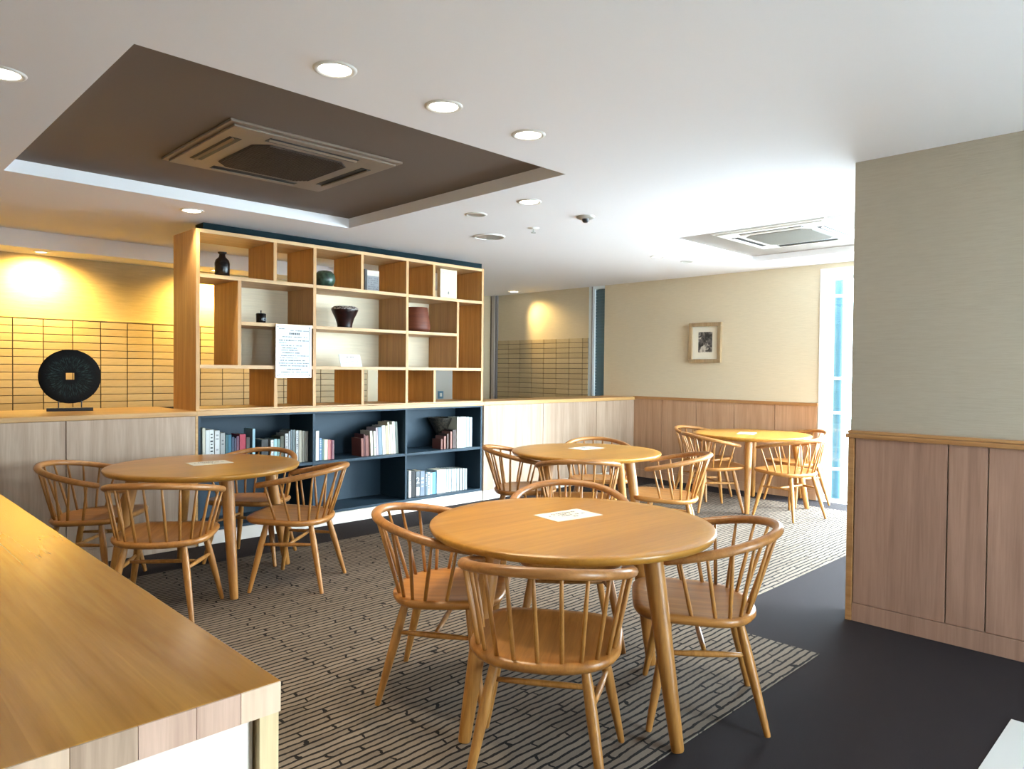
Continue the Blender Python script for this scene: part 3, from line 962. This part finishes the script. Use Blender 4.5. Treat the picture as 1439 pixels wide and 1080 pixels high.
b2 = [(3.123, 0.032, 0.256, WH, None, 0, 'tall white book, leftmost in the middle bay'),
      (3.159, 0.022, 0.191, (0.16, 0.26, 0.42), (0.6, 0.65, 0.7), 0, 'blue paperback next to the tall white book'),
      (3.183, 0.017, 0.181, (0.10, 0.20, 0.19), None, 0, 'slim dark teal paperback, middle bay'),
      (3.203, 0.036, 0.176, (0.72, 0.64, 0.42), None, 0, 'cream paperback in the left group of middle bay'),
      (3.240, 0.029, 0.171, (0.50, 0.16, 0.14), None, 0, 'salmon pink paperback, left group of middle bay'),
      (3.271, 0.013, 0.167, (0.16, 0.01, 0.03), None, 0, 'slim dark crimson paperback, middle bay'),
      (3.285, 0.018, 0.166, (0.24, 0.11, 0.12), None, 0, 'dusty rose paperback, last of the left group'),
      (3.580, 0.028, 0.165, (0.20, 0.055, 0.035), None, -0.03, 'brick red book, first of the leaning group'),
      (3.612, 0.013, 0.20, (0.10, 0.02, 0.02), None, -0.04, 'slim dark red book in the leaning group'),
      (3.628, 0.034, 0.186, (0.18, 0.05, 0.032), None, -0.05, 'thicker brick red book in the leaning group'),
      (3.680, 0.027, 0.227, (0.62, 0.56, 0.44), None, -0.05, 'cream book right of the brick red books'),
      (3.718, 0.025, 0.223, WH, (0.15, 0.4, 0.15), -0.05, 'white book with green marks in leaning group'),
      (3.746, 0.020, 0.254, (0.42, 0.33, 0.36), None, -0.05, 'mauve grey slim book in leaning group'),
      (3.768, 0.041, 0.256, (0.17, 0.23, 0.28), None, -0.05, 'thick steel blue book in leaning group'),
      (3.812, 0.036, 0.269, (0.66, 0.66, 0.62), None, -0.05, 'thick white book in leaning group'),
      (3.850, 0.026, 0.268, (0.48, 0.36, 0.22), None, -0.05, 'tan book right of thick white one'),
      (3.878, 0.019, 0.300, (0.66, 0.58, 0.42), None, -0.055, 'tall slim cream book in leaning group'),
      (3.899, 0.028, 0.275, (0.52, 0.46, 0.36), None, -0.055, 'beige book between two tall ones, leaning group'),
      (3.930, 0.029, 0.303, (0.68, 0.68, 0.62), None, -0.06, 'tallest white book near the right of middle bay'),
      (3.962, 0.027, 0.300, (0.17, 0.19, 0.16), None, -0.06, 'grey-green book at the right end of middle bay')]
for x, wd, h, c, tx, ln, lab in b2:
    book(x, wd, h, 0.5575, c, lab, 'books in the middle bay', lean=ln, text=tx)
b3 = [(4.501, 0.024, 0.101, (0.15, 0.045, 0.028), 'smallest brick red booklet on the right bay shelf'),
      (4.540, 0.024, 0.129, (0.26, 0.11, 0.085), 'small salmon book, second shortest in upper right bay'),
      (4.578, 0.021, 0.150, (0.08, 0.045, 0.034), 'small brown book in upper right bay'),
      (4.621, 0.024, 0.171, (0.23, 0.10, 0.075), 'tallest of the small reddish books, upper right bay'),
      (4.653, 0.048, 0.187, (0.05, 0.025, 0.02), 'dark brown book between reddish and cream books'),
      (4.708, 0.032, 0.313, (0.62, 0.62, 0.50), 'tall cream book, first of the pale set in upper right bay'),
      (4.746, 0.030, 0.311, (0.64, 0.68, 0.66), 'tall off-white book, second of the pale set'),
      (4.778, 0.053, 0.312, (0.66, 0.76, 0.74), 'thickest pale mint book in upper right bay'),
      (4.834, 0.037, 0.310, (0.32, 0.37, 0.38), 'tall grey book right of the pale mint one'),
      (4.874, 0.039, 0.304, (0.30, 0.34, 0.35), 'last tall grey book in upper right bay')]
for x, wd, h, c, lab in b3:
    book(x, wd, h, 0.5575, c, lab, 'books on the upper shelf of right bay', depth=0.14)
b4 = [(4.110, 0.029, 0.255, WH, DK, 'white magazine with black writing, leftmost on the bottom shelf'),
      (4.143, 0.045, 0.251, (0.012, 0.012, 0.014), None, 'thick black magazine file on the bottom shelf'),
      (4.195, 0.047, 0.242, (0.10, 0.12, 0.14), None, 'dark magazine with a big white 2 on its spine'),
      (4.248, 0.054, 0.241, (0.16, 0.20, 0.26), (0.5, 0.55, 0.6), 'thick slate blue magazine on the bottom shelf'),
      (4.308, 0.024, 0.225, (0.10, 0.15, 0.19), (0.6, 0.6, 0.6), 'slim dark magazine beside the slate blue one'),
      (4.335, 0.035, 0.222, (0.42, 0.52, 0.58), DK, 'pale grey-blue magazine with black writing'),
      (4.373, 0.026, 0.214, (0.34, 0.42, 0.52), None, 'slim lavender blue magazine on the bottom shelf'),
      (4.402, 0.038, 0.215, (0.12, 0.36, 0.52), None, 'bright blue magazine left of the wide white box'),
      (4.454, 0.114, 0.232, (0.80, 0.80, 0.78), None, 'very wide white boxed volume on the bottom shelf')]
for x, wd, h, c, tx, lab in b4:
    t = book(x, wd, h, 0.1225, c, lab, 'magazines on the bottom shelf', text=tx)
    if 'white 2' in lab:
        cu = bpy.data.curves.new('digit', 'FONT'); cu.body = '2'; cu.size = 0.085; cu.align_x = 'CENTER'; cu.extrude = 0.0004
        to = bpy.data.objects.new('tmp', cu); COL.objects.link(to)
        me = bpy.data.meshes.new_from_object(to.evaluated_get(bpy.context.evaluated_depsgraph_get()))
        bpy.data.objects.remove(to)
        me.transform(Matrix.Rotation(PI / 2, 4, 'X'))
        me.materials.clear(); me.materials.append(M['paper'])
        do = bpy.data.objects.new('spine_number', me); do.location = (0, -0.0012, 0.125); do.parent = t; COL.objects.link(do)
        obj('spine_label', box(-0.018, -0.0012, 0.01, 0.018, 0, 0.09), M['paper'], t)
    if 'very wide' in lab:
        bm = bmesh.new()
        for xx in (-0.03, 0.0, 0.03):
            add_box(bm, xx - 0.004, -0.0012, 0.105, xx + 0.004, 0, 0.113)
        obj('spine_dots', bm, bmat((0.6, 0.35, 0.3)), t)
b4b = [(4.575, 0.027, 0.229, 0.42), (4.606, 0.031, 0.227, 0.62), (4.643, 0.029, 0.226, 0.50), (4.677, 0.029, 0.225, 0.60),
       (4.714, 0.029, 0.223, 0.45), (4.752, 0.027, 0.221, 0.40), (4.787, 0.028, 0.218, 0.34), (4.820, 0.028, 0.215, 0.30)]
ordn = ['first', 'second', 'third', 'fourth', 'fifth', 'sixth', 'seventh', 'last']
for (x, wd, h, g), o_ in zip(b4b, ordn):
    book(x, wd, h, 0.1225, (g * 0.92, g, g * 1.03), 'silver-grey magazine, %s to the right of the wide white box' % o_, 'magazines on the bottom shelf')

# ------------------------------------------------------------------ ornaments on the display shelf
def pot(name, label, cat, x, y, z, prof, m, mats=None, n=40, cap=None):
    t = thing(name, label, cat, (x, y, z))
    bm = bmesh.new(); lathe(bm, prof, n, mats=mats)
    obj('body', bm, m, t, smooth=True)
    return t
Z1, Z2, Z3 = S1 + T, S2 + T, S3 + T
t = pot('bottle_vase', 'black glazed bottle vase with flared lip in the top left cell', 'vase', 2.357, 5.66, Z1,
    [(0, 0), (0.050, 0), (0.056, 0.006), (0.057, 0.115), (0.050, 0.14), (0.026, 0.165), (0.022, 0.185), (0.034, 0.198), (0.034, 0.203), (0.018, 0.203), (0.017, 0.17), (0, 0.165)], M['black'])
t = pot('small_pot', 'small black lidded pot with a pale mark, in the cell left of the notice', 'pot', 2.664, 5.63, Z2,
    [(0, 0), (0.034, 0), (0.037, 0.004), (0.040, 0.078), (0.036, 0.083), (0, 0.083)], M['black'])
bm = bmesh.new(); lathe(bm, [(0, 0.083), (0.004, 0.083), (0.004, 0.1), (0.008, 0.104), (0.004, 0.108), (0, 0.108)], 12)
obj('knob', bm, M['black_metal'], t, smooth=True)
bm = bmesh.new()
for i in range(3):
    for j in range(3):
        if (i, j) != (1, 1):
            add_box(bm, 0.002 + i * 0.009, -0.0395, 0.022 + j * 0.009, 0.009 + i * 0.009, -0.0355, 0.029 + j * 0.009)
obj('mark', bm, M['ink_grey'], t)
pot('round_jar', 'squat dark green glazed jar in the middle top row', 'jar', 3.275, 5.68, Z1,
    [(0, 0), (0.045, 0), (0.06, 0.008), (0.084, 0.045), (0.092, 0.078), (0.084, 0.122), (0.058, 0.148), (0.036, 0.154), (0.032, 0.146), (0.04, 0.138), (0, 0.13)], M['green'])
pr_ = []
pot('flared_bowl', 'dark red-brown flared bowl with speckled wavy rim, middle cell', 'bowl', 3.478, 5.68, Z2,
    [(0, 0), (0.062, 0), (0.066, 0.006), (0.066, 0.018), (0.070, 0.045), (0.084, 0.09), (0.106, 0.135), (0.120, 0.168), (0.118, 0.182), (0.098, 0.198), (0.092, 0.186), (0.06, 0.12), (0, 0.11)],
    [M['darkred'], M['rim']], mats=[0, 0, 0, 0, 0, 0, 0, 1, 1, 1, 0, 0])
pot('terracotta_vase', 'tall terracotta pot tapering upward in the right bay', 'vase', 4.268, 5.66, Z2,
    [(0, 0), (0.105, 0), (0.128, 0.012), (0.138, 0.035), (0.134, 0.08), (0.121, 0.16), (0.108, 0.235), (0.104, 0.242), (0.098, 0.238), (0.11, 0.15), (0, 0.05)], M['terracotta'])
pot('mottled_bowl', 'dark mottled flared bowl standing behind the small reddish books', 'bowl', 4.68, 5.775, 0.5575,
    [(0, 0), (0.035, 0), (0.04, 0.01), (0.035, 0.04), (0.05, 0.12), (0.09, 0.21), (0.135, 0.285), (0.138, 0.30), (0.128, 0.30), (0.08, 0.22), (0, 0.15)], M['mottled'])
# upright book with grey cover
t = thing('grey_book', 'grey engraved book with pale top standing face out beside black spine', 'book', (3.745, 5.66, Z1))
obj('cover', box(-0.045, 0.0, 0, 0.085, 0.03, 0.205, 0.001), bmat((0.20, 0.20, 0.21)), t)
obj('title_panel', box(-0.045, -0.001, 0.155, 0.085, 0.002, 0.2045), bmat((0.55, 0.50, 0.42)), t)
bm = bmesh.new(); r_ = random.Random(5)
for i in range(7):
    z = 0.012 + i * 0.019
    marks(bm, -0.035, 0.075, z, 0.012, r_, 0.0, 0.7, 0.014)
bmesh.ops.transform(bm, matrix=Matrix.Rotation(PI / 2, 4, 'X') , verts=bm.verts[:])
bmesh.ops.translate(bm, vec=(0, -0.0006, 0), verts=bm.verts[:])
obj('engraving', bm, bmat((0.10, 0.10, 0.115)), t)['kind'] = 'stuff'
book(3.672, 0.026, 0.212, Z1, (0.015, 0.014, 0.016), 'thin black book beside the grey face-out book in the display shelf', None, depth=0.14, y=5.655)
# cream board with a small emblem
t = thing('cream_board', 'cream presentation box with a tiny dark emblem, top right bay', 'box', (4.635, 5.62, Z1))
obj('box_body', box(-0.105, 0, 0, 0.11, 0.05, 0.302, 0.002), mat('cream_box_card', (0.60, 0.53, 0.38), 0.6), t)
bm = bmesh.new()
k = [bm.verts.new(p) for p in ((-0.011, -0.001, 0.062), (0.013, -0.001, 0.062), (0.001, -0.001, 0.088))]
bm.faces.new(k)
add_box(bm, -0.006, -0.0012, 0.054, 0.008, 0.0, 0.060)
for sx_ in (-0.07, 0.075):
    add_box(bm, sx_, -0.0012, 0.262, sx_ + 0.004, 0, 0.268)
obj('emblem', bm, M['ink'], t)
# acrylic card holder
t = thing('card_stand', 'clear tilted card stand holding a white card in the middle bay', 'card', (3.505, 5.60, Z3))
bm = bmesh.new()
def tilt(bm, ang):
    bmesh.ops.rotate(bm, cent=(0, 0, 0), matrix=Matrix.Rotation(ang, 3, 'X'), verts=bm.verts[:])
add_box(bm, -0.11, 0, 0.0, 0.11, 0.003, 0.118, 0.001); tilt(bm, -0.40)
add_box(bm, -0.11, 0.0, 0.0, 0.11, 0.055, 0.003)
obj('holder', bm, M['acrylic'], t)
bm = box(-0.104, -0.0012, 0.006, 0.104, 0, 0.114); tilt(bm, -0.40)
obj('card', bm, M['paper'], t)
bm = bmesh.new(); r_ = random.Random(8)
marks(bm, -0.035, 0.035, 0.085, 0.012, r_, 0.0, 0.9)
for z in (0.065, 0.048, 0.032, 0.016):
    marks(bm, -0.08, 0.08, z, 0.004, r_, 0.0, 0.8, 0.008)
bmesh.ops.rotate(bm, cent=(0, 0, 0), matrix=Matrix.Rotation(PI / 2, 3, 'X'), verts=bm.verts[:])
bmesh.ops.translate(bm, vec=(0, -0.0018, 0), verts=bm.verts[:]); tilt(bm, -0.40)
obj('writing', bm, M['ink'], t)['kind'] = 'stuff'

# framed notice in front of the shelf
t = thing('framed_notice', 'white framed notice sheet with printed lines fixed to the display shelf', 'sign', (2.874, 5.470, 1.273))
W2, HH = 0.158, 0.432
bm = bmesh.new()
add_box(bm, -W2, 0, 0, W2, 0.012, 0.012); add_box(bm, -W2, 0, HH - 0.012, W2, 0.012, HH)
add_box(bm, -W2, 0, 0.012, -W2 + 0.012, 0.012, HH - 0.012); add_box(bm, W2 - 0.012, 0, 0.012, W2, 0.012, HH - 0.012)
obj('frame', bm, M['aluminium'], t)
obj('sheet', box(-W2 + 0.012, 0.006, 0.012, W2 - 0.012, 0.012, HH - 0.012), mat('bright_white_sheet', (0.66, 0.72, 0.73), 0.6), t)
bm = bmesh.new(); r_ = random.Random(11)
lines = [(0.395, -0.13, -0.08, 0.007), (0.382, -0.03, 0.13, 0.008), (0.330, -0.10, 0.12, 0.008), (0.300, -0.13, 0.13, 0.009), (0.282, -0.13, -0.07, 0.007),
         (0.258, -0.11, 0.07, 0.008), (0.238, -0.11, 0.02, 0.008), (0.220, -0.11, 0.04, 0.008), (0.198, -0.10, 0.07, 0.009), (0.176, -0.11, 0.13, 0.007),
         (0.158, -0.12, 0.03, 0.006), (0.136, -0.12, 0.11, 0.009), (0.114, -0.13, 0.13, 0.008), (0.092, -0.12, 0.12, 0.009), (0.040, -0.11, 0.13, 0.008), (0.022, -0.13, 0.13, 0.005)]
for z, a, b, h in lines:
    marks(bm, a, b, z, h, r_, 0.0, 0.85)
bmesh.ops.rotate(bm, cent=(0, 0, 0), matrix=Matrix.Rotation(PI / 2, 3, 'X'), verts=bm.verts[:])
bmesh.ops.translate(bm, vec=(0, 0.0050, 0), verts=bm.verts[:])
obj('printed_lines', bm, M['ink'], t)['kind'] = 'stuff'
bm = bmesh.new()
marks(bm, -0.055, 0.055, 0.352, 0.017, r_, 0.0, 0.95, 0.016)
marks(bm, -0.06, 0.065, 0.062, 0.011, r_, 0.0, 1.0, 0.010)
bmesh.ops.rotate(bm, cent=(0, 0, 0), matrix=Matrix.Rotation(PI / 2, 3, 'X'), verts=bm.verts[:])
bmesh.ops.translate(bm, vec=(0, 0.0050, 0), verts=bm.verts[:])
obj('printed_heading', bm, M['ink'], t)['kind'] = 'stuff'
bm = bmesh.new()
for sx_ in (-1, 1):
    for z in (0.018, HH - 0.018):
        lx = sx_ * (W2 - 0.018)
        add_box(bm, lx - 0.004, 0.002, z - 0.004, lx + 0.004, 0.0065, z + 0.004)
obj('corner_pins', bm, M['ink'], t)

# ------------------------------------------------------------------ disc sculpture on the left ledge
ang = math.atan2(0.9757, 0.2192)
t = thing('disc_sculpture', 'black round disc sculpture with square hole on a bar stand, on left ledge', 'sculpture', (1.39, 6.03, 1.0205), ang - PI / 2)
dt = t
RR, HS = 0.198, 0.026
bm = bmesh.new()
def ring_pts(r, y, n=64):
    return [bm.verts.new((r * math.cos(2 * PI * (k + 0.5) / n), y, r * math.sin(2 * PI * (k + 0.5) / n))) for k in range(n)]
def square_pts(h, y, n=64):
    o_ = []
    for k in range(n):
        a = 2 * PI * (k + 0.5) / n
        c, s = math.cos(a), math.sin(a)
        q = h / max(abs(c), abs(s))
        o_.append(bm.verts.new((c * q, y, s * q)))
    return o_
loops = [square_pts(HS, -0.017), ring_pts(0.06, -0.019), ring_pts(0.12, -0.018), ring_pts(0.16, -0.014), ring_pts(0.19, -0.007), ring_pts(RR, 0.0), ring_pts(0.19, 0.007), ring_pts(0.12, 0.016), square_pts(HS, 0.017)]
for a, b in zip(loops, loops[1:] + loops[:1]):
    for j in range(64):
        bm.faces.new((a[j], a[(j + 1) % 64], b[(j + 1) % 64], b[j]))
obj('disc', bm, M['disc'], t, loc=(0, 0, 0.253), smooth=True)
obj('base_bar', box(-0.146, -0.03, 0, 0.146, 0.03, 0.024, 0.002), M['black_metal'], t)
for sx_ in (-0.072, 0.072):
    bm = bmesh.new(); sweep(bm, [(sx_, 0, 0.02), (sx_, 0, 0.09)], [0.004, 0.004], None, 8)
    obj('support_pin', bm, M['black_metal'], t)

# ------------------------------------------------------------------ picture
t = thing('framed_picture', 'small framed monochrome print in champagne frame on the beige wall', 'picture', (XW, 4.462, 1.70))
hw, hh = 0.213, 0.238
bm = bmesh.new()
for y0, z0, y1, z1 in ((-hw, -hh, hw, -hh + 0.044), (-hw, hh - 0.044, hw, hh), (-hw, -hh + 0.044, -hw + 0.044, hh - 0.044), (hw - 0.044, -hh + 0.044, hw, hh - 0.044)):
    add_box(bm, -0.045, y0, z0, -0.002, y1, z1, 0.004)
obj('frame', bm, M['gold'], t)
obj('mount', box(-0.018, -hw + 0.03, -hh + 0.03, -0.010, hw - 0.03, hh - 0.03), M['mat_board'], t)
obj('print', box(-0.020, -0.092, -0.112, -0.017, 0.092, 0.128), M['print'], t)

# ------------------------------------------------------------------ ceiling fittings
def downlight(x, y, label, z=ZC, power=30, r=0.062, lens='lens', color=(1.0, 0.86, 0.62), tilt_=(0, 0, 0), size=95, lit=True):
    t = thing('downlight', label, 'ceiling light', (x, y, z))
    bm = bmesh.new()
    lathe(bm, [(r, -0.002), (r + 0.006, -0.007), (r + 0.018, -0.005), (r + 0.022, 0.0), (r, 0.0)], 40)
    obj('trim_ring', bm, M['ring'], t, smooth=True)
    bm = bmesh.new()
    if lit:
        lathe(bm, [(0, -0.0035), (r - 0.004, -0.0035), (r + 0.001, -0.001)], 40)
        obj('lens', bm, M[lens], t, smooth=True)
        l = bpy.data.lights.new('downlight_beam', 'SPOT')
        l.energy = power * LAMP
        l.color = color
        l.spot_size = math.radians(size)
        l.spot_blend = 0.9
        l.shadow_soft_size = 0.05
        lo = bpy.data.objects.new('downlight_beam', l)
        lo.location = (0, 0, -0.03)
        lo.rotation_euler = tilt_
        lo.parent = t
        COL.objects.link(lo)
    else:
        lathe(bm, [(0, -0.002), (r, -0.002)], 40)
        obj('lens', bm, M['reflector'], t, smooth=True)
    return t
downlight(1.461, 2.464, 'lit round downlight, largest and leftmost of the row beside the brown recess')
downlight(1.997, 2.463, 'lit round downlight, middle of the row beside the brown recess')
downlight(2.525, 2.458, 'lit round downlight, rightmost of the row beside the brown recess')
downlight(3.526, 3.419, 'lit round downlight past the far right corner of brown recess')
downlight(2.034, 5.42, 'lit round downlight just above the left top corner of display shelf')
downlight(0.562, 3.442, 'lit round downlight cut by the left picture edge')
downlight(7.38, 7.45, 'lit round downlight over the far tiled wall beside the shelf', power=34, color=(1.0, 0.72, 0.28), tilt_=(-0.62, -0.42, 0), size=78)
downlight(3.547, 3.988, 'unlit grey round downlight near the ceiling speaker', lit=False)
downlight(6.07, 4.098, 'pale round downlight left of the far ceiling recess, washed out by daylight', r=0.05, power=5)
downlight(6.548, 4.052, 'pale round fitting just below the left corner of far ceiling recess', r=0.05, lit=False)
downlight(1.55, 7.72, 'warm yellow spotlight under the soffit above the disc sculpture', z=2.392, r=0.045, lens='lens_warm', power=120, color=(1.0, 0.68, 0.20), tilt_=(0.25, 0, 0), size=160)
downlight(3.15, 7.72, 'warm yellow spotlight under the soffit hidden behind shelf top', z=2.392, r=0.045, lens='lens_warm', power=120, color=(1.0, 0.68, 0.20), tilt_=(0.25, 0, 0), size=160)
downlight(-0.05, 7.72, 'warm yellow spotlight under the soffit beyond the left picture edge', z=2.392, r=0.045, lens='lens_warm', power=100, color=(1.0, 0.68, 0.20), tilt_=(0.25, 0, 0), size=160)

t = thing('ceiling_speaker', 'large flat grey round ceiling speaker', 'speaker', (4.211, 4.558, ZC))
bm = bmesh.new(); lathe(bm, [(0.118, -0.002), (0.120, -0.009), (0.134, -0.007), (0.137, 0), (0.118, 0)], 48)
obj('rim', bm, M['ring'], t, smooth=True)
bm = bmesh.new(); lathe(bm, [(0, -0.004), (0.119, -0.004)], 48)
obj('grille', bm, M['reflector'], t)
t = thing('smoke_detector', 'round ceiling smoke detector with dark centre, right of the downlights', 'smoke detector', (4.152, 3.441, ZC))
bm = bmesh.new(); lathe(bm, [(0, -0.018), (0.05, -0.018), (0.066, -0.010), (0.07, 0), (0, 0)], 36)
obj('body', bm, M['reflector'], t, smooth=True)
bm = bmesh.new(); lathe(bm, [(0, -0.046), (0.016, -0.044), (0.024, -0.034), (0.026, -0.018), (0, -0.018)], 24)
obj('sensor', bm, M['black_metal'], t, smooth=True)
t = thing('sprinkler', 'small ceiling sprinkler head between speaker and lit downlight', 'sprinkler', (4.2, 4.022, ZC))
bm = bmesh.new(); lathe(bm, [(0, -0.008), (0.042, -0.006), (0.05, 0), (0, 0)], 30)
obj('plate', bm, M['ring'], t, smooth=True)
bm = bmesh.new(); lathe(bm, [(0, -0.04), (0.02, -0.04), (0.02, -0.036), (0.006, -0.034), (0.006, -0.008), (0, -0.008)], 20)
obj('nozzle', bm, M['reflector'], t, smooth=True)

def cassette(x0, y0, x1, y1, z, zt, body, grille, label, tilt_flaps=True):
    t = thing('ceiling_air_conditioner', label, 'air conditioner', ((x0 + x1) / 2, (y0 + y1) / 2, z))
    hx, hy = (x1 - x0) / 2, (y1 - y0) / 2
    bm = bmesh.new()
    add_box(bm, -hx, -hy, 0.012, hx, hy, zt - z, 0.004)
    add_box(bm, -hx + 0.03, -hy + 0.03, 0.0, hx - 0.03, hy - 0.03, 0.012, 0.004)
    obj('panel', bm, body, t)
    g = 0.29
    bm = bmesh.new()
    c = 0.07
    pl_ = [(-g + c, -g), (g - c, -g), (g, -g + c), (g, g - c), (g - c, g), (-g + c, g), (-g, g - c), (-g, -g + c)]
    a = [bm.verts.new((x, y, -0.004)) for x, y in pl_]; b = [bm.verts.new((x, y, 0.004)) for x, y in pl_]
    bm.faces.new(a)
    for i in range(8):
        bm.faces.new((a[i], a[(i + 1) % 8], b[(i + 1) % 8], b[i]))
    obj('grille', bm, grille, t)
    bm = bmesh.new()
    n = 34
    for i in range(n):
        p = -g + 0.01 + (2 * g - 0.02) * i / (n - 1)
        q = g - 0.008 - max(0, abs(p) - (g - c))
        add_box(bm, p - 0.003, -q, -0.008, p + 0.003, q, -0.003)
        add_box(bm, -q, p - 0.003, -0.007, q, p + 0.003, -0.003)
    obj('grille_bars', bm, grille, t)['kind'] = 'stuff'
    for k in range(4):
        e = 0.065
        L2 = 0.27
        off = (hy if k % 2 == 0 else hx) - 0.115
        bm = bmesh.new()
        add_box(bm, -L2, off - e / 2, -0.002, L2, off + e / 2, 0.003)
        bmesh.ops.rotate(bm, cent=(0, 0, 0), matrix=Matrix.Rotation(k * PI / 2, 3, 'Z'), verts=bm.verts[:])
        s = obj('air_slot', bm, M['ac_dark'], t)
        bm = bmesh.new()
        add_box(bm, -L2 + 0.004, -0.007, -0.002, L2 - 0.004, 0.007, 0.002)
        bmesh.ops.rotate(bm, cent=(0, 0, 0), matrix=Matrix.Rotation(0.62, 3, 'X'), verts=bm.verts[:])
        bmesh.ops.translate(bm, vec=(0, off + 0.010, -0.006), verts=bm.verts[:])
        bmesh.ops.rotate(bm, cent=(0, 0, 0), matrix=Matrix.Rotation(k * PI / 2, 3, 'Z'), verts=bm.verts[:])
        obj('louver', bm, body, s)
    return t
cassette(1.50, 3.50, 2.53, 4.46, 2.552, 2.578, M['ac_shaded'], M['ac_grille_brown'], 'shade-toned ivory ceiling air conditioner with brown grille in the large dark recess')
cassette(5.62, 2.27, 6.58, 3.25, 2.532, 2.558, M['ac_white'], M['ac_grille_grey'], 'ivory ceiling air conditioner in the far ceiling recess above the window')
